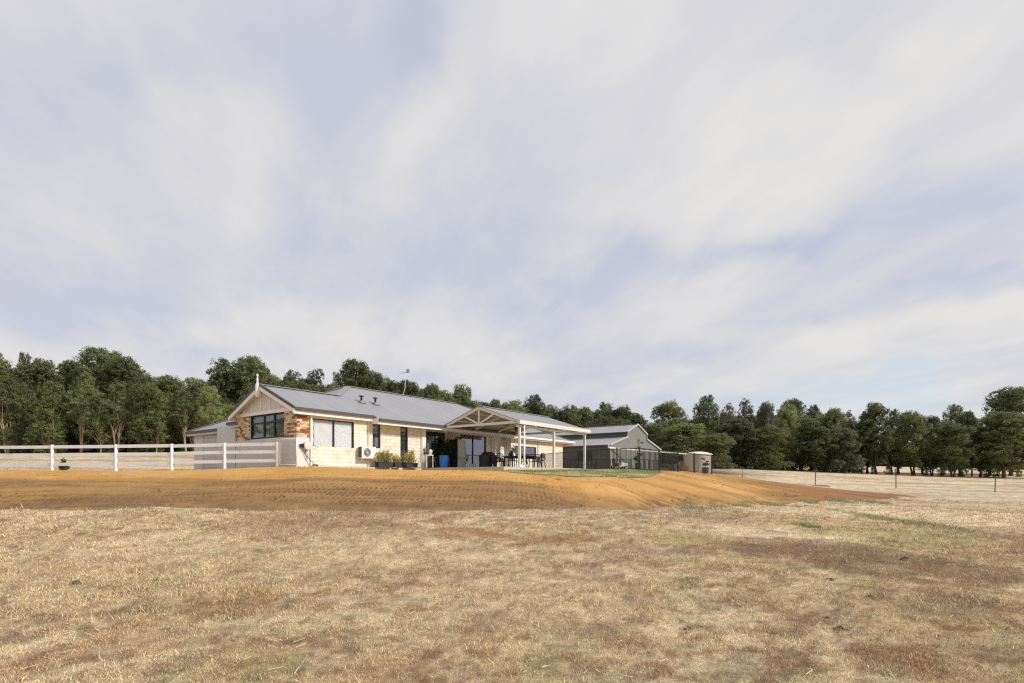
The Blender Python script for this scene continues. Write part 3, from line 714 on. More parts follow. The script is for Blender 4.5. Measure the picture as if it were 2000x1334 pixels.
# front face (u = -0.69)
opF = [(-3.83, -0.96, 1.26, 2.36)]
core(MU(-0.69), -5.02, 0.0, -0.6, 2.37, opF, -0.2, 0.0, 'wall', M_mortar, house)
lay(MU(-0.69), -5.02, -3.85, 1.24, 2.37, opF, 0.23, 0.076, 0.010, feat, 4)
lay(MU(-0.69), -0.94, 0.0, 1.24, 2.37, opF, 0.23, 0.076, 0.010, feat, 5)
MB().box(MU(-0.69)(-5.06, 0, -0.6), MU(-0.69)(0.052, 0.05, 1.225)).build('rendered_base', M_render, house)
window(MU(-0.69), *opF[0], mull=(0.40, 0.70), trans=(0.66,), fill='curtain', fw=0.07, glass=glass_mat('grey_glass', (0.62, 0.66, 0.62), 0.08))
# left side wall of the front wing
MB().box((-5.02, -0.49, -0.6), (-4.82, 1.1, 2.26)).build('wall', M_render, house)
# recessed verandah wall and its return
opR = [(7.72, 9.28, 0.04, 2.10), (10.6, 13.02, 0.04, 2.10)]
core(MV(-0.85), 6.81, 14.8, -0.6, 2.26, opR, -0.2, 0.0, 'wall', M_mortar, house)
MB().box((-0.85, 6.56, -0.6), (-0.25, 6.805, 2.26)).build('wall', M_mortar, house)
mbk = MB()
def jb(M, a0, a1, z0, z1, r): mbk.box(M(a0, -0.01, z0), M(a1, 0.012 + 0.004 * r.random(), z1))
lay(MV(-0.85), 6.81, 14.8, 0.02, 2.26, opR, 0.305, 0.162, 0.010, jb, 6)
lay(MU(14.8), -0.85, -0.2, 0.02, 2.15, [], 0.305, 0.162, 0.010, jb, 7)
window(MV(-0.85), *opR[0], mull=(0.52,), name='sliding_door', fill='dark', fw=0.07, glass=M_glass2)
window(MV(-0.85), *opR[1], mull=(0.5,), name='sliding_door', fill='curtain', fw=0.07, glass=M_glass2)
# far wing wall
opW = [(15.25, 17.7, 0.76, 1.60)]
core(MV(-0.2), 14.8, 21.2, -0.6, 2.15, opW, -0.25, 0.0, 'wall', M_mortar, house)
MB().box((-0.85, 14.8, -0.6), (-0.45, 15.0, 2.15)).build('wall', M_mortar, house)
lay(MV(-0.2), 14.8, 21.2, 0.02, 2.15, opW, 0.305, 0.162, 0.010, jb, 8)
tag(mbk.build('brickwork', M_block, house), kind='stuff')
window(MV(-0.2), *opW[0], fill='dark', fw=0.05, glass=M_glass2)
MB().box((-7.0, 20.95, -0.6), (-0.45, 21.2, 2.15)).build('wall', M_mortar, house)
# back and inner walls close the house
MB().box((-9.7, 0.6, -0.6), (-9.45, 19.4, 2.2)).build('wall', M_mortar, house)
MB().box((-9.45, 0.45, -0.6), (-7.4, 0.6, 2.2)).build('wall', M_render, house)

# --- roof planes
ROOF_P = 0.44
def clip(poly, ax, lo, hi):
    def half(pl, f):
        out = []
        for i in range(len(pl)):
            a, b = pl[i], pl[(i + 1) % len(pl)]; fa, fb_ = f(a), f(b)
            if fa >= 0: out.append(a)
            if (fa >= 0) != (fb_ >= 0):
                t = fa / (fa - fb_); out.append((a[0] + (b[0] - a[0]) * t, a[1] + (b[1] - a[1]) * t))
        return out
    pl = half(poly, lambda p: p[ax] - lo)
    return half(pl, lambda p: hi - p[ax]) if len(pl) > 2 else []
def area(p): return abs(sum(p[i][0] * p[(i + 1) % len(p)][1] - p[(i + 1) % len(p)][0] * p[i][1] for i in range(len(p)))) / 2
def roof_plane(poly, zf, ax, parent, name='roof_sheet', w=0.762, th=0.02, mats=None, rib=0.005, ribs=1):
    mats = mats or M_roof
    if sum(poly[i][0] * poly[(i + 1) % len(poly)][1] - poly[(i + 1) % len(poly)][0] * poly[i][1] for i in range(len(poly))) < 0: poly = poly[::-1]
    lo = min(p[ax] for p in poly); hi = max(p[ax] for p in poly); k = 0
    while lo + k * w < hi:
        a = lo + k * w; b = min(a + w, hi); k += 1
        pl = clip(poly, ax, a + 0.002, b)
        if len(pl) < 3 or area(pl) < 0.02: continue
        mb = MB(); mb.prism([(p[0], p[1], zf(*p) - th) for p in pl], (0, 0, th))
        if isinstance(mats, list): mb.m[0] = 1
        for j in range(ribs):
            c = a + 0.004 + j * w / ribs; rp = clip(poly, ax, c, c + 0.035)
            if len(rp) >= 3 and area(rp) > 0.004: mb.prism([(p[0], p[1], zf(*p) - 0.002) for p in rp], (0, 0, rib))
        mb.build(name, mats, parent)
zfront = lambda v, u: 2.31 + ROOF_P * (0.62 - v)
roof_plane([(0.27, -1.0), (0.27, 3.2), (0.62, 3.2), (0.62, 14.5), (0.15, 14.5), (-1.6, 17.5), (-4.7, 14.4), (-4.7, 5.4), (-2.45, 3.15), (-2.45, -1.0)], zfront, 1, house)
zl = lambda v, u: zfront(0.27, 0) + ROOF_P * (v + 5.17)
roof_plane([(-2.45, -1.0), (-2.45, 3.15), (-5.17, 0.43), (-5.17, -1.0)], zl, 1, house)
zh = lambda v, u: 2.31 + ROOF_P * (u - 0.08)
roof_plane([(-2.45, 3.15), (-4.7, 5.4), (-7.5, 2.6), (-7.5, 0.08), (-5.52, 0.08), (-5.17, 0.43)], zh, 0, house)
zb_ = lambda v, u: 2.31 + ROOF_P * (v + 10.02)
roof_plane([(-4.7, 5.4), (-4.7, 14.4), (-10.02, 19.7), (-10.02, 2.6), (-7.5, 2.6)], zb_, 1, house)
roof_plane([(-4.7, 14.4), (-10.02, 19.7), (-3.8, 19.7), (-1.6, 17.5)], lambda v, u: 2.31 + ROOF_P * (19.7 - u), 0, house)
# far wing roof
z2 = lambda v, u: 2.22 + ROOF_P * (0.15 - v)
roof_plane([(0.15, 12.2), (0.15, 22.3), (-3.35, 18.8), (-3.35, 12.2)], z2, 1, house)
roof_plane([(0.15, 22.3), (-6.85, 22.3), (-3.35, 18.8)], lambda v, u: 2.22 + ROOF_P * (22.3 - u), 0, house)
roof_plane([(-3.35, 12.2), (-3.35, 18.8), (-6.85, 22.3), (-6.85, 12.2)], lambda v, u: 2.22 + ROOF_P * (v + 6.85), 1, house)
# garage roof
roof_plane([(-14.1, 0.85), (-7.3, 0.85), (-7.3, 4.35), (-10.6, 4.35)], lambda v, u: 2.24 + ROOF_P * (u - 0.85), 0, house)
roof_plane([(-14.1, 0.85), (-10.6, 4.35), (-14.1, 7.85)], lambda v, u: 2.24 + ROOF_P * (v + 14.1), 1, house)
roof_plane([(-14.1, 7.85), (-10.6, 4.35), (-7.3, 4.35), (-7.3, 7.85)], lambda v, u: 2.24 + ROOF_P * (7.85 - u), 0, house)
def cap(pts, name='ridge_cap', w=0.30, h=0.03, mt=None):
    mb = MB()
    for p, q in zip(pts[:-1], pts[1:]): mb.beam(p, q, w, h)
    return mb.build(name, mt or M_roof, house)
zr = zfront(-4.7, 0); zg = zfront(-2.45, 0)
cap([(-4.7, 5.4, zr), (-4.7, 14.4, zr)]); cap([(-2.45, -1.0, zg), (-2.45, 3.15, zg)])
cap([(-4.7, 5.4, zr), (-2.45, 3.15, zg)]); cap([(-4.7, 5.4, zr), (-7.5, 2.6, zh(0, 2.6))]); cap([(-4.7, 14.4, zr), (-1.6, 17.5, zfront(-1.6, 0))])
cap([(0.15, 22.3, 2.23), (-3.35, 18.8, z2(-3.35, 0))], w=0.22); cap([(-14.1, 0.85, 2.25), (-10.6, 4.35, 3.79)], w=0.22)
# gutters, fascias and soffits
def gutter(p, q, z, inward, gm=M_gutter, fm=M_white, gd=0.11, fh=0.17):
    """p, q: (v, u) ends of the eave line; inward: unit vector towards the wall"""
    g = MB(); f = MB(); ox, oy = inward
    g.beam((p[0] - ox * 0.055, p[1] - oy * 0.055, z - gd / 2 - 0.005), (q[0] - ox * 0.055, q[1] - oy * 0.055, z - gd / 2 - 0.005), 0.11, gd)
    f.beam((p[0] + ox * 0.02, p[1] + oy * 0.02, z - gd - fh / 2), (q[0] + ox * 0.02, q[1] + oy * 0.02, z - gd - fh / 2), 0.03, fh)
    g.build('gutter', gm, house); f.build('fascia', fm, house)
gutter((0.27, -1.0), (0.27, 3.18), zfront(0.27, 0), (-1, 0))
gutter((0.62, 3.2), (0.62, 14.5), 2.31, (-1, 0), fh=0.16)
gutter((0.15, 14.6), (0.15, 22.3), 2.22, (-1, 0), gm=M_white, fh=0.10)
gutter((0.15, 22.3), (-6.85, 22.3), 2.22, (0, -1), gm=M_white)
gutter((-14.1, 0.85), (-7.3, 0.85), 2.24, (0, 1), gd=0.16, fh=0.10)
gutter((-14.1, 0.85), (-14.1, 7.85), 2.24, (1, 0), fh=0.13)
gutter((-7.5, 0.08), (-5.17, 0.08), 2.34, (0, 1), gd=0.15, fh=0.11)
MB().box((-6.94, 0.30, -0.6), (-6.80, 0.42, 1.94)).build('door_jamb', M_gutter, house)
gutter((-5.17, -1.0), (-5.17, 0.4), zfront(0.27, 0), (1, 0))
MB().box((0.02, -0.95, 2.262), (0.25, 3.2, 2.275)).build('soffit', M_white, house)
MB().box((-0.85, 6.8, 2.262), (0.6, 14.5, 2.275)).build('soffit', M_cream, house)
MB().box((0.02, 3.2, 2.10), (0.60, 6.8, 2.115)).build('soffit', M_cream, house)
MB().box((0.02, 3.18, 2.06), (0.62, 3.21, 2.34)).build('fascia', M_white, house)
MB().box((-0.2, 14.8, 2.152), (0.13, 22.2, 2.165)).build('soffit', M_cream, house)
# bargeboards, gable wall, battens, finial
zE = zfront(0.27, 0); bb = MB(); bc = MB(); sf = MB()
for e in (0.27, -5.17):
    s = 1 if e > 0 else -1
    bb.add([], [])
    pE, pR = (e + s * 0.06, -1.02, zE - 0.03), (-2.45, -1.02, zg + 0.0)
    bb.prism([(pE[0], -1.04, pE[2] - 0.24), (pR[0], -1.04, pR[2] - 0.24), (pR[0], -1.04, pR[2] - 0.06), (pE[0], -1.04, pE[2] - 0.06)], (0, 0.04, 0))
    bc.prism([(pE[0], -1.06, pE[2] - 0.06), (pR[0], -1.06, pR[2] - 0.06), (pR[0], -1.06, pR[2] + 0.07), (pE[0], -1.06, pE[2] + 0.07)], (0, 0.07, 0))
    sf.prism([(pE[0], -0.995, pE[2] - 0.12), (pR[0], -0.995, pR[2] - 0.12), (pR[0], -0.70, pR[2] - 0.12), (pE[0], -0.70, pE[2] - 0.12)], (0, 0, 0.015))
bb.build('bargeboard', M_white, house); bc.build('barge_cap', M_gutter, house); sf.build('gable_soffit', M_cream, house)
gz0 = 2.372
M_gable = mat('gable_panel', (0.66, 0.65, 0.63), 0.7)
MB().prism([(0.1, -0.71, gz0), (-5.0, -0.71, gz0), (-2.45, -0.71, zg - 0.10)], (0, 0.04, 0)).build('gable_panel', M_gable, house)
MB().box((0.05, -0.78, gz0 - 0.02), (-5.05, -0.712, gz0 + 0.13)).build('gable_trim', M_white, house)
for i in range(6):
    x = -4.38 + i * 0.772; h = zg - 0.14 - ROOF_P * abs(x + 2.45)
    MB().box((x - 0.03, -0.745, gz0 + 0.131), (x + 0.03, -0.712, h)).build('batten', M_white, house)
fz = 3.15
MB().lathe([(0.03, fz - 0.08), (0.06, fz - 0.03), (0.03, fz + 0.02)], (-2.45, -1.10, 0), 10).build('finial_drop', M_white, house, smooth=True)
MB().box((-2.52, -1.17, fz), (-2.38, -1.03, fz + 0.50)).build('finial_post', M_white, house)
MB().lathe([(0.07, fz + 0.50), (0.075, fz + 0.53), (0.035, fz + 0.56), (0.05, fz + 0.62), (0.03, fz + 0.66), (0.055, fz + 0.72), (0.028, fz + 0.80), (0.022, fz + 0.86), (0.05, fz + 0.91), (0.035, fz + 0.96), (0.008, fz + 0.98)], (-2.45, -1.10, 0), 10).build('finial_turning', M_white, house, smooth=True)
# downpipes
for v, u, z1, r, m in [(0.06, -0.05, 2.24, 0.045, M_white), (0.05, 3.07, 2.2, 0.035, M_cream), (0.05, 6.56, 2.2, 0.035, M_cream), (-0.80, 13.55, 2.2, 0.035, M_cream), (-0.80, 13.85, 2.2, 0.03, M_white), (-0.15, 17.9, 2.1, 0.03, M_cream)]:
    MB().tube([(v, u, -0.05), (v, u, z1)], r, 8).build('downpipe', m, house)
MB().box((0.0, 6.60, -0.3), (0.09, 6.84, 2.2)).build('corner_post', M_white, house)
# garage front, door, portico
core(MU(1.15), -13.8, -5.02, -0.6, 2.05, [(-12.66, -8.5, -0.3, 1.98), (-8.1, -6.2, -0.3, 2.0)], -0.2, 0.0, 'wall', M_render, house)
M_gdoor = mat('garage_door_grey', (0.60, 0.60, 0.575), 0.55, var=0.03)
gd = MB().box((-12.66, 1.20, -0.3), (-8.5, 1.215, 1.98)).build('garage_door', M_gdoor, house)
for i in range(12):
    z = -0.3 + i * 0.19
    MB().box((-12.64, 1.165, z), (-8.52, 1.198, z + 0.178)).build('door_slat', M_gdoor, gd)
MB().box((-8.1, 1.22, -0.3), (-6.2, 1.24, 2.0)).build('entry_door', M_gdoor, house)
MB().box((-7.35, 0.18, -0.6), (-6.95, 0.5, 2.08)).build('portico_pillar', M_render, house)
MB().box((-6.93, 0.18, 1.95), (-5.04, 0.45, 2.08)).build('portico_beam', M_render, house)
MB().box((-13.8, 1.36, -0.6), (-13.6, 7.6, 2.1)).build('wall', M_render, house)
MB().box((-13.6, 7.4, -0.6), (-7.4, 7.6, 2.1)).build('wall', M_render, house)
# roof vents, antenna
for (v, u) in [(-1.75, 4.05), (-1.75, 4.95)]:
    z = zfront(v, u)
    MB().lathe([(0.055, -0.1), (0.055, 0.30), (0.13, 0.30), (0.14, 0.35), (0.02, 0.37)], (v, u, z), 10).build('roof_vent', M_gutter, house, smooth=True)
    MB().box((v - 0.25, u - 0.18, z - 0.05), (v + 0.2, u + 0.18, z + 0.07)).build('vent_flashing', M_roof, house)

# ------------------------------------------------------------------ patio cover
patio = empty('patio_cover', HO, HA)
tag(patio, 'pale steel gable patio cover on posts attached to the house', 'patio cover')
PE, PR, PS = 2.30, 3.18, 0.345
M_under = mat('patio_roof_underside', (0.36, 0.325, 0.22), 0.6)
RV = 3.0
roof_plane([(RV, 7.7), (5.62, 7.7), (5.62, 14.7), (RV, 14.2)], lambda v, u: PR - PS * (v - RV), 1, patio, w=0.762, mats=[M_roof, M_under], ribs=2, rib=0.006)
roof_plane([(RV, 7.7), (0.5, 7.7), (0.5, 14.2), (RV, 14.2)], lambda v, u: PR - PS * (RV - v), 1, patio, w=0.762, mats=[M_roof, M_under], ribs=2, rib=0.006)
mb = MB(); mb.beam((RV, 7.68, PR + 0.01), (RV, 14.2, PR + 0.01), 0.25, 0.03); mb.build('ridge_cap', M_roof, patio)
def pbeam(name, p, q, w, h, m=None): return MB().beam(p, q, w, h).build(name, m or M_post, patio)
ze = PR - PS * 2.5
for u, chord in ((7.78, True), (14.1, True), (10.2, False), (12.3, False)):
    mm = M_post if u == 7.78 else M_cream
    off = 0.09 if u == 7.78 else 0.10
    for e in (0.5, 5.5):
        pbeam('rafter', (RV, u, PR - off), (e, u, ze - off), 0.09, 0.13, mm)
    if chord:
        pbeam('bottom_chord', (0.45, u, 2.16 + 0.06), (5.42, u, 2.16 + 0.06), 0.09, 0.12, mm)
        pbeam('king_post', (RV, u, 2.29), (RV, u, PR - 0.15), 0.07, 0.09, mm)
        for s in (-1, 1): pbeam('truss_web', (RV + s * 0.08, u, 2.29), (RV + s * 0.98, u, PR - PS * 0.98 - 0.14), 0.07, 0.08, mm)
for v in (1.3, 2.3, 3.7, 4.6): pbeam('purlin', (v, 7.85, PR - PS * abs(v - RV) - 0.055), (v, 14.0, PR - PS * abs(v - RV) - 0.055), 0.06, 0.06, M_cream)
MB().box((5.56, 7.66, 2.11), (5.70, 14.75, 2.30)).build('gutter', M_post, patio)
MB().box((5.41, 7.72, 1.97), (5.51, 14.6, 2.085)).build('post_beam', M_post, patio)
MB().box((0.40, 7.9, 2.0), (0.5, 14.1, 2.1)).build('wall_beam', M_post, patio)
for u in (7.95, 11.1, 14.45):
    p = MB().box((5.40, u - 0.055, -0.2), (5.51, u + 0.055, 1.97)).build('post', M_post, patio)
MB().tube([(5.63, 8.12, 2.2), (5.63, 8.12, 0.16), (5.68, 8.30, 0.05)], 0.045, 10).build('downpipe', M_pvc, patio, smooth=True)
MB().lathe([(0.17, -0.05), (0.17, 0.05), (0.11, 0.12), (0.07, 0.13)], (5.5, 8.0, 0.0), 12).build('post_footing', M_white, patio)
slab = MB(); slab.box((-0.85, 6.3, -0.5), (5.75, 14.9, 0.0))
tag(slab.build('patio_slab', M_concrete, None, loc=HO, rz=HA), 'pale concrete slab under the patio cover', kind='structure')

# ------------------------------------------------------------------ leaves
def leaf_mat(name, c1, c2, objv=0.34):
    m = bpy.data.materials.new(name); m.use_nodes = True; t = m.node_tree; p = t.nodes['Principled BSDF']; out = t.nodes['Material Output']
    a = N(t, 'ShaderNodeAttribute', attribute_name='rnd'); oi = N(t, 'ShaderNodeObjectInfo')
    c = mixc(t, a.outputs['Fac'], c1, c2)
    v = maprange(t, oi.outputs['Random'], 0, 1, 1 - objv, 1 + objv, smooth=False)
    sc = vmath(t, 'SCALE', c); link(t, v, sc.inputs['Scale'])
    link(t, sc.outputs[0], p.inputs['Base Color']); p.inputs['Roughness'].default_value = 0.6; p.inputs['Specular IOR Level'].default_value = 0.3
    tr = N(t, 'ShaderNodeBsdfTranslucent'); link(t, sc.outputs[0], tr.inputs[0])
    ms = N(t, 'ShaderNodeMixShader'); ms.inputs[0].default_value = 0.47
    link(t, p.outputs[0], ms.inputs[1]); link(t, tr.outputs[0], ms.inputs[2]); link(t, ms.outputs[0], out.inputs[0])
    return m
def leaf_quads(name, P, Nn, size, rs, mt, aspect=0.5, rnd=None):
    n = len(P); Nn = Nn / np.maximum(np.linalg.norm(Nn, axis=1, keepdims=True), 1e-6)
    t = np.cross(Nn, rs.randn(n, 3)); t /= np.maximum(np.linalg.norm(t, axis=1, keepdims=True), 1e-6); b = np.cross(Nn, t)
    s = (size * (0.6 + 0.8 * rs.rand(n)))[:, None] / 2
    v = np.stack([P - t * s, P - b * s * aspect, P + t * s, P + b * s * aspect], 1).reshape(-1, 3)
    me = np_mesh(name, v, np.arange(4 * n).reshape(n, 4), mt)
    if rnd is None: rnd = rs.rand(n)
    set_attr(me, 'rnd', 'FLOAT', 'FACE', rnd)
    return me
def ball_pts(rs, c, r, n, shell=0.6):
    d = rs.randn(n, 3); d /= np.linalg.norm(d, axis=1, keepdims=True); q = (shell + (1 - shell) * rs.rand(n)) ** (1.0)
    return np.array(c) + d * np.array(r) * q[:, None], d + 0.6 * rs.randn(n, 3)
M_lf_pot = leaf_mat('pot_foliage', (0.045, 0.09, 0.03), (0.12, 0.17, 0.06))
M_lf_bam = leaf_mat('planter_foliage', (0.42, 0.43, 0.14), (0.66, 0.60, 0.28))
M_lf_dark = leaf_mat('dark_foliage', (0.015, 0.03, 0.012), (0.04, 0.065, 0.025))
M_stem = mat('plant_stem', (0.16, 0.12, 0.07), 0.9)
M_trough = mat('black_planter', (0.022, 0.024, 0.027), 0.6)
M_soil = mat('potting_soil', (0.05, 0.035, 0.025), 1.0)
rs = np.random.RandomState(3)
def planter(v, u0, u1, hgt, label, nst, spread, leafn):
    L = u1 - u0; o = empty('planter', hw(v, (u0 + u1) / 2), HA); tag(o, label, 'planter', 'planters along the wall')
    t = MB(); w = 0.14; h = 0.22
    t.box((-w, -L / 2, 0), (-w + 0.02, L / 2, h)); t.box((w - 0.02, -L / 2, 0), (w, L / 2, h)); t.box((-w + 0.02, -L / 2, 0), (w - 0.02, -L / 2 + 0.02, h)); t.box((-w + 0.02, L / 2 - 0.02, 0), (w - 0.02, L / 2, h))
    t.box((-w + 0.02, -L / 2 + 0.02, 0.01), (w - 0.02, L / 2 - 0.02, 0.03)); t.box((-w - 0.012, -L / 2 - 0.012, h), (-w + 0.02, L / 2 + 0.012, h + 0.02)); t.box((w - 0.02, -L / 2 - 0.012, h), (w + 0.012, L / 2 + 0.012, h + 0.02))
    t.build('trough', M_trough, o)
    MB().box((-w + 0.021, -L / 2 + 0.021, 0.03), (w - 0.021, L / 2 - 0.021, h - 0.03)).build('soil', M_soil, o)
    sb_ = MB(); P = []; D = []
    for i in range(nst):
        y = (rs.rand() - 0.5) * (L - 0.1); x = (rs.rand() - 0.5) * 0.16; H = hgt * (0.55 + 0.5 * rs.rand())
        ax, ay = (rs.rand() - 0.5) * spread, (rs.rand() - 0.5) * spread
        pts = [(x + ax * q * q, y + ay * q * q, h - 0.03 + (H - h) * q) for q in (0, .35, .7, 1)]
        sb_.tube(pts, [0.006, 0.005, 0.004, 0.002], 4)
        k = leafn; q = rs.rand(k) ** 0.7
        P.append(np.stack([x + ax * q * q + rs.randn(k) * 0.05, y + ay * q * q + rs.randn(k) * 0.05, h + (H - h) * q + rs.randn(k) * 0.03], -1)); D.append(rs.randn(k, 3))
    sb_.build('stems', M_stem, o)
    me = leaf_quads('foliage', np.concatenate(P), np.concatenate(D), 0.10, rs, M_lf_bam, 0.32); link_obj('foliage', me, o)
    return o
planter(0.42, 3.27, 4.15, 0.85, 'long black planter of yellow green bamboo right below the air conditioner end', 34, 0.4, 42)
planter(0.42, 4.27, 4.72, 0.62, 'smallest black planter with a sparse plant between two larger planters', 12, 0.3, 40)
planter(0.42, 5.02, 5.80, 0.90, 'black planter with reddish yellow grass plant beside the tall narrow window', 30, 0.35, 40)

# air conditioner
M_acw = mat('white_enamel', (0.72, 0.72, 0.70), 0.4); M_grille = mat('fan_grille', (0.30, 0.27, 0.27), 0.6); M_coil = mat('coil_fins', (0.07, 0.065, 0.06), 0.6)
ac = empty('air_conditioner', hw(0.06, 2.84, 0.40), HA); tag(ac, 'white wall mounted air conditioner unit between the blind window and planters', 'air conditioner')
MB().box((0.02, -0.41, 0), (0.30, 0.41, 0.55)).build('casing', M_acw, ac)
MB().box((0.04, -0.416, 0.03), (0.28, -0.411, 0.52)).build('coil_side', M_coil, ac)
mb = MB()
for i in range(9): mb.lathe([(0.20 - i * 0.021, 0.301), (0.20 - i * 0.021, 0.315), (0.192 - i * 0.021, 0.315), (0.192 - i * 0.021, 0.301)], (0, 0, 0), 28, 'x')
g = mb.build('fan_grille', M_grille, ac, loc=(0, -0.10, 0.28)); 
MB().lathe([(0.205, 0.300), (0.205, 0.306)], (0, 0, 0), 28, 'x').build('fan_recess', M_grille, ac, loc=(0, -0.10, 0.28))
MB().lathe([(0.03, 0.316), (0.03, 0.325)], (0, 0, 0), 10, 'x').build('fan_hub', M_acw, ac, loc=(0, -0.10, 0.28))
for y in (-0.3, 0.3):
    MB().beam((-0.05, y, -0.02), (0.28, y, -0.02), 0.03, 0.03).beam((-0.05, y, -0.22), (0.25, y, -0.035), 0.02, 0.02).build('bracket', M_acw, ac)
MB().tube([(-0.04, 0.36, 1.3), (-0.04, 0.36, 0.2), (0.05, 0.38, 0.1)], 0.02, 6).build('pipe_cover', M_cream, ac)

# hose reel, tap and broom on the rendered pier
M_reel = mat('reel_plastic', (0.62, 0.60, 0.56), 0.5); M_pink = mat('faded_red_print', (0.55, 0.22, 0.2), 0.6)
hr = empty('hose_reel', hw(0.055, -0.30, 0.86), HA); tag(hr, 'round grey garden hose reel mounted on the rendered wall corner', 'hose reel')
MB().lathe([(0.17, 0.01), (0.185, 0.03), (0.185, 0.17), (0.17, 0.19), (0.05, 0.20)], (0, 0, 0), 24, 'x').build('drum', M_reel, hr, smooth=False)
mb = MB()
for dx, h in ((-0.075, 0.05), (-0.045, 0.035), (-0.015, 0.05), (0.02, 0.035), (0.05, 0.05), (0.075, 0.03)): mb.box((0.192, dx - 0.008, -h / 2), (0.198, dx + 0.008, h / 2))
mb.build('print', M_pink, hr)
MB().box((0.0, -0.20, -0.09), (0.14, -0.187, 0.08)).box((0.0, -0.30, -0.06), (0.1, -0.20, 0.07)).build('tap_box', M_black, hr)
MB().tube([(0.05, -0.06, -0.18), (0.05, -0.05, -0.35), (0.07, 0.02, -0.33), (0.07, 0.06, -0.4), (0.06, 0.02, -0.62), (0.06, -0.05, -0.4)], 0.012, 6).build('hose', M_black, hr)
MB().tube([(0.05, 0.17, 0.08), (0.06, 0.35, 0.02), (0.06, 0.55, -0.06)], 0.012, 6).build('hose', M_black, hr)
br = empty('broom', hw(0.12, -0.30, 0), HA); tag(br, 'dark handled broom leaning on the wall under the hose reel', 'broom')
MB().tube([(0.15, 0.30, 0.04), (-0.02, -0.12, 0.55)], 0.014, 6).build('handle', M_black, br)
MB().box((0.09, 0.20, 0.0), (0.2, 0.44, 0.06)).build('broom_head', M_black, br)
# satellite dish and antenna on the roof
sx = empty('satellite_dish', hw(-9.5, 1.3, 2.40), HA); tag(sx, 'small white satellite dish on the garage roof beside the gable', 'satellite dish')
MB().tube([(0, 0, 0), (0, 0, 0.45), (0.0, 0.06, 0.6)], 0.02, 6).build('mast', M_steel, sx)
mb = MB(); mb.lathe([(0.02, 0.0), (0.14, 0.02), (0.25, 0.06), (0.32, 0.11), (0.31, 0.12), (0.24, 0.075), (0.13, 0.035), (0.02, 0.02)], (0, 0, 0), 20)
d = mb.build('dish', M_white, sx, smooth=True, loc=(0, 0.02, 0.62)); dn = Matrix.Rotation(-HA, 3, 'Z') @ Vector((-0.74, -0.52, 0.42)); d.rotation_euler = dn.to_track_quat('Z', 'Y').to_euler()
MB().tube([(0, 0, 0.55), (-0.35, 0.0, 0.7)], 0.01, 5).build('feed_arm', M_steel, sx)
an = empty('tv_antenna', hw(-4.7, 9.55, zr), HA); tag(an, 'thin television antenna on a bent mast on the main roof ridge', 'antenna')
MB().tube([(0, 0, 0), (0.12, 0.06, 0.42), (0.14, 0.08, 1.42)], 0.015, 6).build('mast', M_white, an)
mb = MB(); mb.tube([(0.14, -0.25, 1.30), (0.14, 0.35, 1.55)], 0.014, 5)
for i in range(8):
    y = -0.2 + i * 0.07; z = 1.33 + i * 0.028; mb.tube([(-0.14, y, z), (0.42, y, z)], 0.007, 4)
mb.build('boom', M_steel, an)
mb = MB(); mb.box((0.0, 0.26, 1.42), (0.28, 0.30, 1.66)); mb.build('reflector', M_steel, an)

# ------------------------------------------------------------------ things on the patio
def chair(v, u, rz, label):
    c = empty('patio_chair', hw(v, u), HA + rz); tag(c, label, 'chair', 'black plastic patio chairs')
    MB().prism([(-0.22, -0.22, 0.42), (0.22, -0.24, 0.42), (0.22, 0.24, 0.42), (-0.22, 0.22, 0.42)], (0, 0, 0.025)).build('seat', M_black, c)
    mb = MB()
    arc = [(-0.24 - 0.10 * math.sin(math.pi * i / 10) * 0.6, 0.25 * math.cos(math.pi * i / 10), 0.45 + 0.42 * math.sin(math.pi * i / 10) ** 0.7) for i in range(11)]
    mb.tube(arc, 0.022, 6); mb.build('back_frame', M_black, c)
    mb = MB()
    for y in (-0.14, -0.07, 0.0, 0.07, 0.14): mb.beam((-0.23, y, 0.44), (-0.29, y, 0.84 - abs(y) * 0.7), 0.035, 0.012, up=(1, 0, 0))
    mb.build('backrest', M_black, c)
    for s in (-1, 1):
        MB().tube([(-0.25, s * 0.25, 0.60), (-0.05, s * 0.28, 0.65), (0.20, s * 0.27, 0.64), (0.24, s * 0.25, 0.42)], 0.02, 6).build('armrest', M_black, c)
        MB().tube([(0.23, s * 0.25, 0.64), (0.27, s * 0.27, 0.0)], [0.022, 0.018], 6).build('leg', M_black, c)
        MB().tube([(-0.21, s * 0.21, 0.44), (-0.30, s * 0.26, 0.0)], [0.022, 0.018], 6).build('leg', M_black, c)
    return c
chair(1.45, 11.3, 0.25, 'black plastic round backed chair beside the covered barbecue, left of the table')
chair(2.25, 10.75, math.pi / 2 + 0.1, 'black plastic chair on the near side of the table, left one')
chair(3.05, 10.8, math.pi / 2 - 0.15, 'black plastic chair on the near side of the table, by the posts')
chair(2.3, 12.6, -math.pi / 2, 'black plastic chair on the far side of the table, in front of the wall corner')
chair(3.2, 12.65, -math.pi / 2 + 0.1, 'black plastic chair on the far side of the table, in front of the window')
chair(4.05, 11.75, math.pi - 0.1, 'black plastic chair at the right end of the table near the fence')
tb = empty('patio_table', hw(2.72, 11.7), HA); tag(tb, 'dark outdoor dining table among black chairs on the patio', 'table')
mb = MB()
for i in range(9): mb.box((-0.9, -0.47 + i * 0.105, 0.71), (0.9, -0.375 + i * 0.105, 0.735))
mb.build('tabletop', M_black, tb)
for sx_ in (-1, 1):
    for sy in (-1, 1): MB().box((sx_ * 0.78 - 0.03, sy * 0.38 - 0.03, 0), (sx_ * 0.78 + 0.03, sy * 0.38 + 0.03, 0.70)).build('leg', M_black, tb)
MB().box((-0.8, -0.40, 0.62), (0.8, -0.37, 0.705)).box((-0.8, 0.37, 0.62), (0.8, 0.40, 0.705)).build('apron', M_black, tb)
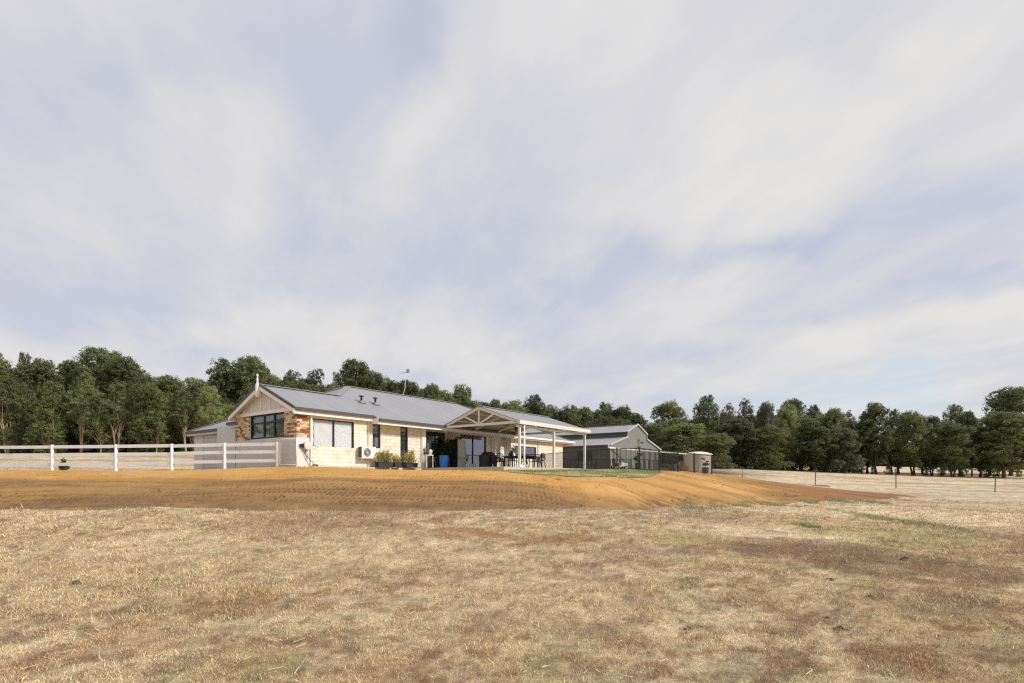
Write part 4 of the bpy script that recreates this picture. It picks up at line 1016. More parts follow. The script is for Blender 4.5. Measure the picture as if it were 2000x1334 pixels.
M_blueg = mat('blue_glaze', (0.06, 0.07, 0.16), 0.25)
vs = empty('flower_vase', hw(2.25, 11.55, 0.736), HA); tag(vs, 'dark blue vase with white flowers standing on the patio table', 'vase')
MB().lathe([(0.06, 0), (0.11, 0.06), (0.13, 0.16), (0.09, 0.24), (0.10, 0.27)], (0, 0, 0), 14).build('vase_body', M_blueg, vs, smooth=True)
M_wflower = mat('white_petals', (0.75, 0.73, 0.70), 0.8)
P, D = ball_pts(rs, (0.22, 0, 0.30), (0.26, 0.16, 0.14), 140); link_obj('flowers', leaf_quads('flowers', P, D, 0.06, rs, M_wflower, 0.8), vs)
P, D = ball_pts(rs, (0.2, 0, 0.40), (0.2, 0.14, 0.26), 160); link_obj('foliage', leaf_quads('foliage', P, D, 0.08, rs, M_lf_dark, 0.4), vs)
bt = empty('white_bottle', hw(1.85, 10.35), HA); tag(bt, 'small white bottle standing on the slab in front of the chairs', 'bottle')
MB().lathe([(0.05, 0), (0.06, 0.02), (0.055, 0.12), (0.025, 0.18), (0.02, 0.24)], (0, 0, 0), 12).build('bottle_body', M_white, bt, smooth=True)
MB().lathe([(0.022, 0.24), (0.022, 0.265)], (0, 0, 0), 10).build('bottle_cap', M_white, bt)
# covered barbecue
M_cover = mat('charcoal_cover', (0.075, 0.062, 0.062), 0.9, var=0.15, vscale=5, bump=0.5, bscale=8)
def lumpy(name, pts, seed, mt, parent, n=22, rows=9):
    """cloth cover: rings interpolated between (z, halfx, halfy) with folds"""
    V = []; Fc = []
    for i, (z, hx, hy) in enumerate(pts):
        for k in range(n):
            a = 2 * math.pi * k / n; c, s = math.cos(a), math.sin(a)
            q = (abs(c) ** 4 + abs(s) ** 4) ** -0.25; f = 1 + 0.05 * math.sin(k * 2.7 + seed) * (1 - i / len(pts))
            V.append((c * q * hx * f, s * q * hy * f, z + 0.012 * math.sin(k * 1.9 + i)))
    for i in range(len(pts) - 1):
        for k in range(n): Fc.append((i * n + k, i * n + (k + 1) % n, (i + 1) * n + (k + 1) % n, (i + 1) * n + k))
    Fc.append(tuple((len(pts) - 1) * n + k for k in range(n)))
    me = bpy.data.meshes.new(name); me.from_pydata(V, [], Fc); me.materials.append(mt); me.polygons.foreach_set('use_smooth', [True] * len(Fc)); me.update()
    return link_obj(name, me, parent)
bq = empty('covered_barbecue', hw(0.75, 11.3), HA); tag(bq, 'barbecue under a charcoal fabric cover left of the black chairs', 'barbecue')
lumpy('cover', [(0.0, 0.30, 0.62), (0.3, 0.28, 0.60), (0.62, 0.29, 0.62), (0.78, 0.30, 0.62), (0.86, 0.27, 0.44), (0.96, 0.24, 0.38), (1.0, 0.15, 0.25)], 1, M_cover, bq)
MB().tube([(0.32, -0.5, 0.7), (0.35, 0, 0.55), (0.32, 0.5, 0.7)], 0.015, 6).build('strap', M_black, bq)
b2 = empty('covered_side_burner', hw(1.05, 10.55), HA); tag(b2, 'lower charcoal covered burner in front of the taller covered barbecue', 'barbecue')
lumpy('cover', [(0.0, 0.22, 0.27), (0.3, 0.2, 0.25), (0.6, 0.22, 0.27), (0.72, 0.2, 0.24), (0.76, 0.1, 0.12)], 2, M_cover, b2)
# fridge
M_fridge = mat('grey_fridge_door', (0.60, 0.585, 0.51), 0.45, var=0.05, vscale=2); M_fside = mat('fridge_side', (0.02, 0.02, 0.019), 0.5)
fr = empty('fridge', hw(-0.15, 9.61), HA); tag(fr, 'tall two door fridge with black side and grey front beside the sliding door', 'fridge')
MB().box((-0.33, -0.33, 0.02), (0.28, 0.33, 1.68)).build('cabinet', M_fside, fr)
MB().box((0.285, -0.325, 0.61), (0.345, 0.325, 1.67)).build('upper_door', M_fridge, fr)
MB().box((0.285, -0.325, 0.05), (0.345, 0.325, 0.595)).build('lower_door', M_fridge, fr)
MB().box((0.346, 0.26, 0.75), (0.37, 0.285, 1.25)).build('handle', M_steel, fr)
dfl = empty('dried_flower_bunch', hw(-0.15, 9.6, 1.682), HA); tag(dfl, 'bunch of dried flowers lying on top of the fridge', 'dried flowers')
M_dry = mat('dried_petals', (0.34, 0.22, 0.17), 0.95, var=0.3, vscale=20)
mb = MB()
for i in range(14): mb.tube([(0.0, -0.25 + i * 0.01, 0.03), (0.05 * math.sin(i), 0.1 + 0.015 * i, 0.05 + 0.012 * (i % 5))], 0.004, 4)
mb.build('stems', M_stem, dfl)
P, D = ball_pts(rs, (0.0, 0.05, 0.09), (0.16, 0.28, 0.10), 240); link_obj('flower_heads', leaf_quads('flower_heads', P, D, 0.05, rs, M_dry, 0.8), dfl)
st = empty('step_stool', hw(0.35, 10.35), HA); tag(st, 'small white step stool on the slab right of the fridge', 'step stool')
for z in (0.10, 0.26): MB().box((-0.14, -0.16, z), (0.14, 0.16, z + 0.03)).build('tread', M_white, st)
for y in (-0.15, 0.15): MB().beam((0.13, y, 0), (0.11, y, 0.26), 0.025, 0.03).beam((-0.13, y, 0), (-0.11, y, 0.26), 0.025, 0.03).build('side_frame', M_white, st)
# blue bin
M_blue = mat('blue_plastic', (0.022, 0.16, 0.52), 0.4)
bn = empty('blue_bin', hw(1.30, 6.95), HA); tag(bn, 'bright blue plastic bin standing beside the tall fridge', 'bin')
mb = MB(); mb.lathe([(0.19, 0.0), (0.235, 0.60), (0.25, 0.60), (0.25, 0.64), (0.225, 0.64)], (0, 0, 0), 20)
mb.build('bin_body', M_blue, bn, smooth=False)
for k in range(10):
    a = 2 * math.pi * k / 10; MB().beam((0.195 * math.cos(a), 0.195 * math.sin(a), 0.03), (0.236 * math.cos(a), 0.236 * math.sin(a), 0.58), 0.02, 0.02).build('rib', M_blue, bn)
# small white side table with pots
wt = empty('side_table', hw(1.05, 5.95), HA); tag(wt, 'small pale side table with thin legs holding a potted plant', 'table')
MB().box((-0.24, -0.24, 0.62), (0.24, 0.24, 0.65)).build('tabletop', M_white, wt)
for a in (-0.22, 0.22):
    for b in (-0.22, 0.22): MB().box((a - 0.012, b - 0.012, 0), (a + 0.012, b + 0.012, 0.62)).build('leg', M_white, wt)
def pot_plant(name, loc, rz, label, r, h, potm, leafm, centers, stems, size=0.09, n=300, cat='potted plant', group=None, asp=0.45):
    o = empty(name, loc, rz); tag(o, label, cat, group)
    MB().lathe([(r * 0.72, 0), (r * 0.95, h * 0.35), (r, h * 0.8), (r * 0.93, h * 0.92), (r * 1.02, h * 0.94), (r * 1.02, h), (r * 0.88, h), (r * 0.86, h * 0.9)], (0, 0, 0), 20).build('pot', potm, o, smooth=True)
    mb = MB()
    for s in stems: mb.tube([tuple(p) for p in s], [0.018 * (1 - 0.7 * i / len(s)) for i in range(len(s))], 6)
    mb.build('stem', M_stem, o)
    Ps, Ds = [], []
    for c, rr, k in centers:
        P, D = ball_pts(rs, c, rr, k, 0.3); Ps.append(P); Ds.append(D)
    link_obj('foliage', leaf_quads('foliage', np.concatenate(Ps), np.concatenate(Ds), size, rs, leafm, asp), o)
    return o
M_terra = mat('terracotta', (0.42, 0.16, 0.08), 0.8)
pot_plant('potted_herb', hw(1.0, 5.85, 0.651), HA, 'little black pot with a yellow green plant on the side table', 0.07, 0.14, M_trough, M_lf_bam, [((0, 0, 0.26), (0.13, 0.13, 0.14), 160)], [[(0, 0, 0.1), (0, 0, 0.28)]], 0.06)
cn = empty('watering_can', hw(1.15, 6.12, 0.651), HA); tag(cn, 'pale blue white watering can on the side table', 'watering can')
MB().lathe([(0.08, 0), (0.085, 0.20), (0.06, 0.26), (0.04, 0.28)], (0, 0, 0), 12).build('can_body', M_acw, cn, smooth=True)
MB().tube([(0.07, 0, 0.05), (0.18, 0, 0.25)], 0.012, 6).build('spout', M_acw, cn)
MB().tube([(-0.07, 0, 0.05), (-0.14, 0, 0.15), (-0.06, 0, 0.25)], 0.01, 6).build('handle', M_acw, cn)
lt = empty('low_bench_table', hw(0.7, 7.1), HA); tag(lt, 'dark low bench table with stout legs between the side table and blue bin', 'table')
MB().box((-0.3, -0.45, 0.50), (0.3, 0.45, 0.56)).build('tabletop', M_trough, lt)
MB().box((-0.27, -0.42, 0.32), (0.27, 0.42, 0.49)).build('apron', M_black, lt)
for a in (-0.25, 0.25):
    for b in (-0.38, 0.38): MB().tube([(a, b, 0.33), (a * 1.02, b * 1.02, 0.2), (a * 1.1, b * 1.05, 0)], [0.05, 0.035, 0.03], 8).build('leg', M_black, lt)
pot_plant('potted_shrub', hw(0.05, 8.35), HA, 'large dark leafy potted shrub in front of the patio window', 0.24, 0.42, M_trough, M_lf_dark,
          [((0, 0, 0.95), (0.42, 0.5, 0.4), 900), ((0.05, 0.15, 1.25), (0.3, 0.38, 0.38), 600), ((0, -0.3, 0.8), (0.3, 0.35, 0.3), 400)], [[(0, 0, 0.3), (0.02, 0, 0.7), (0, 0.1, 1.2)], [(0, 0, 0.3), (-0.05, -0.2, 0.8)]], 0.11)
# hot water unit on the wall
hwu = empty('hot_water_unit', hw(-0.80, 14.35, 0.72), HA); tag(hwu, 'white wall box with vent slots beside the verandah wall corner', 'hot water unit')
MB().box((-0.03, -0.19, 0), (0.24, 0.19, 0.78)).build('casing', M_acw, hwu)
for i in range(4): MB().box((0.241, -0.13, 0.60 + i * 0.03), (0.247, 0.13, 0.612 + i * 0.03)).build('vent_slot', M_grille, hwu)
MB().tube([(0.1, 0.0, -0.7), (0.1, 0.0, 0.0)], 0.014, 6).tube([(0.05, 0.1, -0.7), (0.05, 0.1, 0.0)], 0.014, 6).build('pipe', M_steel, hwu)
# ceiling fan
cf = empty('ceiling_fan', hw(3.0, 11.0, 2.20), HA); tag(cf, 'black ceiling fan hanging below the patio ridge', 'ceiling fan')
MB().tube([(0, 0, 0.06), (0, 0, 0.93)], 0.012, 6).build('rod', M_black, cf)
MB().lathe([(0.03, 0.14), (0.09, 0.10), (0.12, 0.03), (0.10, -0.03), (0.04, -0.06)], (0, 0, 0), 16).build('motor', M_black, cf, smooth=True)
for k in range(4):
    a = 0.35 + k * math.pi / 2; c, s = math.cos(a), math.sin(a)
    MB().beam((c * 0.1, s * 0.1, 0.0), (c * 0.62, s * 0.62, 0.0), 0.12, 0.012).build('blade', M_black, cf)

# ------------------------------------------------------------------ white rail fence and gate
def W3(px, py, Z): x, y, z = P3(px, py, Z); return Vector((x, y, z + EYE))
FP = [(-320, 872.5, 26.6), (-190, 872, 26.2), (-50, 871, 25.6), (102, 869.5, 25.0), (226.5, 868.8, 24.6), (335.7, 867.6, 24.3), (439, 865.6, 24.0), (541.5, 864, 23.65)]
M_rail = mat('white_fence_paint', (0.82, 0.83, 0.86), 0.5, var=0.06, vscale=3, dirt=((0.62, 0.56, 0.48), 2.2, 0.56))
wf = empty('white_rail_fence', W3(541.5, 918, 23.65)); tag(wf, 'white three rail paddock fence running from the house corner to the left', 'fence')
tops = [W3(*p) for p in FP]; base0 = wf.location.copy()
for i, t in enumerate(tops):
    b = pad_z(t.x, t.y) - 0.3; w = 0.065 if i < len(tops) - 1 else 0.055
    mb = MB(); mb.lathe([(w, b - base0.z), (w, t.z - base0.z), (w * 0.85, t.z - base0.z + 0.015)], (t.x - base0.x, t.y - base0.y, 0), 14); mb.build('post', M_rail, wf)
for i in range(len(tops) - 1):
    a, b = tops[i], tops[i + 1]; d = (b - a).normalized() * 0.06
    for k in range(3):
        fa = i / (len(tops) - 2); off = [0.075, 0.46 + (0.40 - 0.46) * fa, 0.93 + (0.78 - 0.93) * fa][k]
        j1, j2 = rng.uniform(-0.012, 0.012), rng.uniform(-0.012, 0.012); MB().beam(a + d - base0 - Vector((0, 0, off + j1)), b - d - base0 - Vector((0, 0, off + j2)), 0.045, 0.14).build('rail', M_rail, wf)
gt = empty('garden_gate', W3(563, 908, 23.5)); tag(gt, 'white tubular gate with wire mesh between the fence end and house corner', 'gate')
g0 = gt.location; ga, gb = W3(546.5, 907, 23.62), W3(579, 907.5, 23.25); gh = 1.08
la = ga - g0; lb = gb - g0; up = Vector((0, 0, 1)); dd = (lb - la)
MB().tube([lb, la, la + up * (gh - 0.06), la + up * gh + dd * 0.06, lb + up * gh, lb], 0.018, 8).build('gate_frame', M_rail, gt, smooth=True)
mb = MB()
for i in range(1, 9): mb.tube([la + dd * i / 9, la + dd * i / 9 + up * (gh - 0.02)], 0.003, 4)
for i in range(1, 19): mb.tube([la + up * gh * i / 20, lb + up * gh * i / 20], 0.003, 4)
tag(mb.build('wire_mesh', M_steel, gt), kind='stuff')
sp = pot_plant.__name__
sap = empty('sapling', (-21.1, 26.1, pad_z(-21.1, 26.1))); tag(sap, 'small dark green sapling seen through the rails of the white fence', 'sapling')
MB().tube([(0, 0, 0), (0.02, 0, 0.5)], [0.02, 0.008], 6).build('stem', M_stem, sap)
P1, D1 = ball_pts(rs, (0, 0, 0.28), (0.22, 0.2, 0.24), 500, 0.3); P2, D2 = ball_pts(rs, (-0.02, 0, 0.52), (0.12, 0.1, 0.16), 160, 0.3)
link_obj('foliage', leaf_quads('foliage', np.concatenate([P1, P2]), np.concatenate([D1, D2]), 0.09, rs, M_lf_pot), sap)

# ------------------------------------------------------------------ pool fences
def bar_fence(name, label, pts, H, posts, gap, post_w, topd=0.0, bar_r=0.0105):
    """pts: [(x, y)], posts at indices; bars every gap metres"""
    base = Vector((pts[0][0], pts[0][1], pad_z(*pts[0]))); o = empty(name, base); tag(o, label, 'fence', 'black bar fences')
    bm_ = MB().box((-bar_r, -bar_r, 0), (bar_r, bar_r, H - 0.10)).mesh('bar', M_black)
    P_ = [Vector((x, y, pad_z(x, y))) for x, y in pts]
    for i, p in enumerate(P_):
        MB().box((-post_w, -post_w, -0.2), (post_w, post_w, H + 0.03)).build('post', M_black, o, loc=p - base)
    for a, b in zip(P_[:-1], P_[1:]):
        L = (b - a).length
        for z in (0.07, H - 0.03): MB().beam(a - base + Vector((0, 0, z)), b - base + Vector((0, 0, z)), 0.03, 0.042).build('rail', M_black, o)
        n = int(L / gap)
        for k in range(1, n): link_obj('bar', bm_, o, a.lerp(b, k / n) - base + Vector((0, 0, 0.07)))
    return o
pw = lambda px, Z: ((px - 1000) / F * Z, Z)
bar_fence('pool_fence', 'black bar fence meeting at a corner right of the patio, nearest of the two', [pw(1031, 40.5), pw(1058, 39), pw(1129, 34.4), pw(1205, 31), pw(1249, 29.2), pw(1287, 31.2), pw(1324, 33.3), pw(1356, 34.3), pw(1390, 35.3)], 1.2, None, 0.105, 0.033)
bar_fence('pool_fence', 'lower looking black bar fence farther back in front of the shed', [pw(1098, 49.5), pw(1113.5, 49), pw(1164, 48), pw(1190, 47.4), pw(1250, 48), pw(1287, 49.5)], 1.15, None, 0.13, 0.035, bar_r=0.012)
# fine mesh on the right hand bays
mm = empty('fence_mesh', (*pw(1324, 33.4), pad_z(*pw(1324, 33.4)))); tag(mm, 'fine black wire mesh tied to the fence bays in front of the tank', 'wire mesh')
mb = MB(); a = Vector((*pw(1336, 33.8), 0)); b = Vector((*pw(1390, 35.5), 0)); a.z = pad_z(a.x, a.y); b.z = pad_z(b.x, b.y); o0 = mm.location
for i in range(1, 18): mb.tube([a - o0 + Vector((0, 0, i * 0.062)), b - o0 + Vector((0, 0, i * 0.062))], 0.003, 3)
tag(mb.build('mesh_wires', M_black, mm), kind='stuff')
M_teal = mat('teal_glaze', (0.055, 0.13, 0.135), 0.3, var=0.12, vscale=6)
G_ = 'teal glazed pots behind the black fence'
x, y = pw(1246.5, 30.4)
pot_plant('potted_sapling', (x, y, pad_z(x, y)), 0, 'teal pot with a tall thin sapling behind the fence corner post', 0.18, 0.40, M_teal, M_lf_pot,
          [((-0.12, 0, 0.62), (0.18, 0.16, 0.16), 150), ((0.10, 0, 0.85), (0.2, 0.16, 0.14), 110), ((0.0, 0, 1.25), (0.14, 0.1, 0.2), 45), ((0.2, 0, 1.5), (0.2, 0.1, 0.08), 30), ((0.02, 0, 1.62), (0.08, 0.1, 0.12), 24)],
          [[(0, 0, .3), (-0.05, 0, .8), (0.0, 0, 1.3), (0.04, 0, 1.7)], [(0, 0, .8), (0.1, 0, 1.2), (0.28, 0, 1.55)]], 0.085, group=G_)
x, y = pw(1313.5, 36)
pot_plant('potted_tree', (x, y, pad_z(x, y)), 0, 'teal pot with a bushy light green shrub left of the water tank', 0.25, 0.45, M_teal, M_lf_pot,
          [((-0.15, 0, 0.85), (0.38, 0.3, 0.28), 420), ((0.1, 0, 1.05), (0.25, 0.25, 0.2), 200), ((-0.35, 0, 0.65), (0.15, 0.15, 0.12), 60)], [[(0, 0, .3), (-0.1, 0, .9)], [(0, 0, .3), (0.1, 0, 1.0)]], 0.10, group=G_)
x, y = pw(1378, 36.4)
pot_plant('potted_tree', (x, y, pad_z(x, y)), 0, 'teal pot with a small flat topped bonsai like tree in front of the tank', 0.22, 0.42, M_teal, M_lf_pot,
          [((0, 0, 0.62), (0.26, 0.2, 0.12), 260), ((-0.15, 0, 0.98), (0.18, 0.12, 0.05), 70), ((0.12, 0, 0.80), (0.12, 0.1, 0.08), 60)], [[(0, 0, .3), (0.03, 0, .7), (-0.1, 0, .98)]], 0.08, group=G_)
# ride-on mower
mo = empty('ride_on_mower', (*pw(1211, 38.0), pad_z(*pw(1211, 38.0))), math.radians(8)); tag(mo, 'white ride on mower with black seat parked behind the black fence', 'mower')
MB().prism([(0.0, -0.22, 0.28), (0.46, -0.2, 0.28), (0.48, -0.2, 0.50), (0.02, -0.22, 0.56)], (0, 0.42, 0)).build('bonnet', M_white, mo)
MB().box((-0.5, -0.3, 0.24), (0.0, 0.3, 0.32)).build('deck', M_white, mo)
MB().box((-0.45, -0.2, 0.40), (-0.12, 0.2, 0.48)).box((-0.50, -0.2, 0.48), (-0.42, 0.2, 0.82)).build('seat', M_black, mo)
MB().tube([(-0.3, 0, 0.3), (-0.3, 0, 0.42)], 0.08, 8).build('seat_post', M_black, mo)
MB().tube([(0.05, 0, 0.5), (-0.04, 0, 0.70)], 0.015, 6).lathe([(0.13, 0.69), (0.15, 0.70), (0.15, 0.715), (0.13, 0.72)], (-0.04, 0, 0), 14).build('steering_wheel', M_black, mo)
for wx, wr in ((0.33, 0.15), (-0.36, 0.20)):
    for s in (-1, 1):
        w = MB().lathe([(wr * 0.6, -0.07), (wr, -0.06), (wr, 0.06), (wr * 0.6, 0.07)], (0, 0, 0), 16, 'y').build('wheel', M_black, mo, loc=(wx, s * 0.3, wr)); MB().lathe([(wr * 0.5, -0.075), (wr * 0.5, 0.075)], (0, 0, 0), 12, 'y').build('rim', M_white, w)

# ------------------------------------------------------------------ shed
SX, SY = 0.1768 * 52, 52.0; SZ = pad_z(SX, SY) - 0.3
SZ = 2.25
shed = empty('shed', (SX, SY, SZ), HA); tag(shed, 'big grey steel barn shed with raised centre roof behind the fence', 'shed')
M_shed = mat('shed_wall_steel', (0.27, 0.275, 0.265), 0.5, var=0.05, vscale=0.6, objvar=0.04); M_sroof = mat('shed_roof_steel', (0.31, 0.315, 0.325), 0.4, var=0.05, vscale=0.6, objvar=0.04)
def wall_plane(poly, M, parent, w=0.762, name='wall_sheet', mt=None, ribs=4):
    lo = min(p[0] for p in poly); hi = max(p[0] for p in poly); k = 0
    while lo + k * w < hi - 0.01:
        a = lo + k * w; b = min(a + w, hi); k += 1; pl = clip(poly, 0, a + 0.003, b)
        if len(pl) < 3 or area(pl) < 0.02: continue
        mb = MB(); off = Vector(M(0, 0.03, 0)) - Vector(M(0, 0, 0)); mb.prism([M(p[0], -0.03, p[1]) for p in pl], off)
        for j in range(ribs):
            c = a + 0.02 + j * w / ribs; rp = clip(poly, 0, c, c + 0.045)
            if len(rp) >= 3 and area(rp) > 0.01: mb.prism([M(p[0], -0.002, p[1]) for p in rp], off * 1.0)
        mb.build(name, mt or M_shed, parent)
e0 = EYE - SZ; za, zb1, zc1, zd = 3.13 + e0, 4.10 + e0, 4.60 + e0, 5.50 + e0
ys5 = [0, 3.75, 6.08, 8.4, 12.2]; SL = -16.5
wall_plane([(0, -0.5), (12.2, -0.5), (12.2, za), (8.4, zb1), (8.4, zc1), (6.08, zd), (3.75, zc1), (3.75, zb1), (0, za)], MV(0.0), shed)
M_shed_shade = mat('shed_shaded_side_steel', (0.115, 0.12, 0.10), 0.5, var=0.05, objvar=0.08)  # wall steel darkened: shade of side and clerestory walls put into the colour
wall_plane([(SL, -0.5), (-0.03, -0.5), (-0.03, za - 0.02), (SL, za - 0.02)], MU(0.03), shed, mt=M_shed_shade)
wall_plane([(SL, zb1 - 0.05), (-0.03, zb1 - 0.05), (-0.03, zc1 - 0.03), (SL, zc1 - 0.03)], MU(3.78), shed, mt=M_shed_shade)
MB().box((SL, 12.1, -0.5), (-0.04, 12.2, za)).build('back_wall', M_shed, shed); MB().box((SL, 0.1, -0.5), (SL + 0.1, 12.1, za)).build('end_wall', M_shed, shed)
roof_plane([(SL - 0.1, -0.12), (0.1, -0.12), (0.1, 3.74), (SL - 0.1, 3.74)], lambda v, u: za + (zb1 - za) / 3.75 * u + 0.02, 0, shed, mats=M_sroof, ribs=3, rib=0.025)
roof_plane([(SL - 0.1, 8.41), (0.1, 8.41), (0.1, 12.32), (SL - 0.1, 12.32)], lambda v, u: zb1 - (zb1 - za) / 3.8 * (u - 8.4) + 0.02, 0, shed, mats=M_sroof, ribs=3, rib=0.025)
roof_plane([(SL - 0.1, 3.63), (0.1, 3.63), (0.1, 6.08), (SL - 0.1, 6.08)], lambda v, u: zd - (zd - zc1) / 2.33 * (6.08 - u) + 0.03, 0, shed, mats=M_sroof, ribs=3, rib=0.025)
roof_plane([(SL - 0.1, 6.08), (0.1, 6.08), (0.1, 8.53), (SL - 0.1, 8.53)], lambda v, u: zd - (zd - zc1) / 2.33 * (u - 6.08) + 0.03, 0, shed, mats=M_sroof, ribs=3, rib=0.025)
MB().beam((SL, 6.08, zd + 0.05), (0.12, 6.08, zd + 0.05), 0.3, 0.03).build('ridge_cap', M_sroof, shed)
MB().box((SL, -0.22, za - 0.10), (0.12, -0.125, za + 0.02)).build('gutter', M_gutter, shed)
MB().box((SL, 3.5, zc1 - 0.09), (0.1, 3.62, zc1 + 0.0)).build('gutter', M_gutter, shed)
lightt = mat('shed_trim', (0.42, 0.425, 0.42), 0.45)
for (y0, z0_), (y1, z1_) in [((-0.12, za), (3.72, zb1)), ((3.6, zc1), (6.08, zd)), ((6.08, zd), (8.55, zc1)), ((8.4, zb1), (12.3, za))]:
    MB().beam((0.125, y0, z0_ + 0.02), (0.125, y1, z1_ + 0.02), 0.04, 0.15).build('barge_trim', lightt, shed)
for y_ in (3.72, 8.42): MB().box((0.035, y_ - 0.03, zb1), (0.10, y_ + 0.05, zc1)).build('corner_trim', lightt, shed)
MB().box((0.035, -0.02, -0.5), (0.07, 0.12, za - 0.05)).build('corner_trim', lightt, shed)
MB().box((-3.5, -0.045, 1.05), (-1.95, -0.03, 1.95)).build('window', M_black, shed)
MB().box((-8.6, -0.045, -0.4), (-7.6, -0.03, 1.75)).build('door', M_gutter, shed)
# white stormwater pipe to the tank
pts = [W3(1189, 867, 51.6), W3(1188.5, 874, 51.6), W3(1192, 875, 51.9), W3(1260, 880.5, 54.5), W3(1336, 886.5, 57.6), W3(1345, 887.5, 57.8)]
o = MB().tube([p - pts[0] for p in pts], 0.07, 8).build('stormwater_pipe', M_pvc, None, loc=pts[0]); tag(o, 'long white pipe slung from the shed gutter to the tank', 'pipe')
# rainwater tank
M_tank = mat('beige_tank_steel', (0.60, 0.53, 0.43), 0.45, var=0.05, vscale=0.8)
tx, ty = pw(1363, 58); tzb = gz(tx, ty); tzb = min(tzb, 2.05)
tk = empty('water_tank', (tx, ty, tzb)); tag(tk, 'beige corrugated rainwater tank with a low domed roof', 'water tank')
zr_ = 2.44 + EYE - tzb; prof = []
n = 26
for i in range(n * 2 + 1): prof.append((1.40 + (0.022 if i % 2 else 0.0), -0.3 + (zr_ + 0.3) * i / (2 * n)))
MB().lathe(prof, (0, 0, 0), 48).build('tank_wall', M_tank, tk, smooth=False)
MB().lathe([(1.47, zr_), (1.47, zr_ + 0.05), (1.30, zr_ + 0.12), (0.9, zr_ + 0.25), (0.45, zr_ + 0.33), (0.02, zr_ + 0.35)], (0, 0, 0), 32).build('tank_roof', mat('tank_roof', (0.66, 0.62, 0.55), 0.5), tk, smooth=False)
# brown hay heap between pot and tank
def heap(name, loc, r, h, mt, label, cat, seed, n=26):
    rr = np.random.RandomState(seed); V = []; Fc = []; R = 9
    for i in range(R):
        q = i / (R - 1)
        for k in range(n):
            a = 2 * math.pi * k / n; d = r * (1 - q) * (1 + 0.25 * math.sin(3 * a + seed) + 0.12 * rr.randn())
            V.append((d * math.cos(a), d * 0.8 * math.sin(a), h * (1 - (1 - q) ** 2) * (1 + 0.15 * rr.randn()) - 0.03))
    for i in range(R - 1):
        for k in range(n): Fc.append((i * n + k, i * n + (k + 1) % n, (i + 1) * n + (k + 1) % n, (i + 1) * n + k))
    me = bpy.data.meshes.new(name); me.from_pydata(V, [], Fc); me.materials.append(mt); me.update()
    return tag(link_obj(name, me, None, loc), label, cat)
M_hay = mat('brown_straw_heap', (0.22, 0.14, 0.08), 1.0, var=0.3, vscale=10, bump=0.8); M_dung = mat('dark_clod', (0.15, 0.115, 0.072), 1.0, var=0.4, vscale=30, bump=1.0)
x, y = pw(1329, 50); heap('straw_heap', (x, y, max(gz(x, y), pad_z(x, y))), 0.9, 1.0, M_hay, 'brown heap of straw between the teal pot and the water tank', 'heap', 4)
x, y = pix_ground(1603, 950); heap('soil_heap', (x, y, gz(x, y)), 0.8, 0.14, mat('red_soil_heap', (0.30, 0.18, 0.11), 1.0, var=0.25, vscale=6), 'low reddish soil heap beside a wire fence picket', 'heap', 6)
for i, (px, py, r, lb) in enumerate([(1640, 1230, 0.10, 'dark clod of dried manure lying in the right half of the dry grass'), (1615, 1208, 0.07, 'smaller dark manure clod just behind the larger dark clod'), (1622, 1137, 0.09, 'dark manure clod on its own in straw grass right of centre'), (1700, 1168, 0.09, 'flattened dark manure clod right of the two clods in the grass'),
                                     (1768, 1095, 0.13, 'dark manure lump on the bare brown patch at right'), (1345, 1230, 0.08, 'dark manure clod low in the dry grass right of centre'), (148, 1143, 0.11, 'flat dark green brown clod in the dry grass at far left'), (555, 1135, 0.07, 'dark clod in the pale grass left of centre')]):
    x, y = pix_ground(px, py)
    o = heap('manure_clod', (x, y, gz(x, y)), r, r * 0.6, M_dung, lb, 'manure', 10 + i, 12); o['group'] = 'manure clods in the paddock'

# ------------------------------------------------------------------ wire fence on star pickets
M_picket = mat('rusty_picket', (0.06, 0.045, 0.04), 0.7); M_wire = mat('fence_wire', (0.10, 0.095, 0.09), 0.5, metal=0.5)
pk = [(1450, 60), (1592.5, 46), (1750, 43), (1943, 41.5), (2180, 40.5)]
x0, y0 = pw(*pk[0]); wfn = empty('wire_fence', (x0, y0, gz(x0, y0))); tag(wfn, 'thin wire fence on dark steel pickets across the right hand paddock', 'fence')
prev = None
for px, Z in pk:
    x, y = pw(px, Z); z = gz(x, y) - wfn.location.z
    lx_ = 0.05 * math.sin(px); p = Vector((x - x0, y - y0, z))
    MB().beam(p + Vector((0, 0, -0.2)), p + Vector((lx_, 0, 1.18)), 0.045, 0.05).build('picket', M_picket, wfn)
    if px == 1592.5: MB().box(p + Vector((-0.14, -0.05, 1.14)), p + Vector((0.2, 0.05, 1.24))).build('insulator', M_picket, wfn)
    if prev is not None:
        for h in (0.45, 0.8, 1.12): MB().tube([prev + Vector((0, 0, h)), (prev + p) / 2 + Vector((0, 0, h - 0.03)), p + Vector((0, 0, h))], 0.003, 3).build('wire', M_wire, wfn)
    prev = p

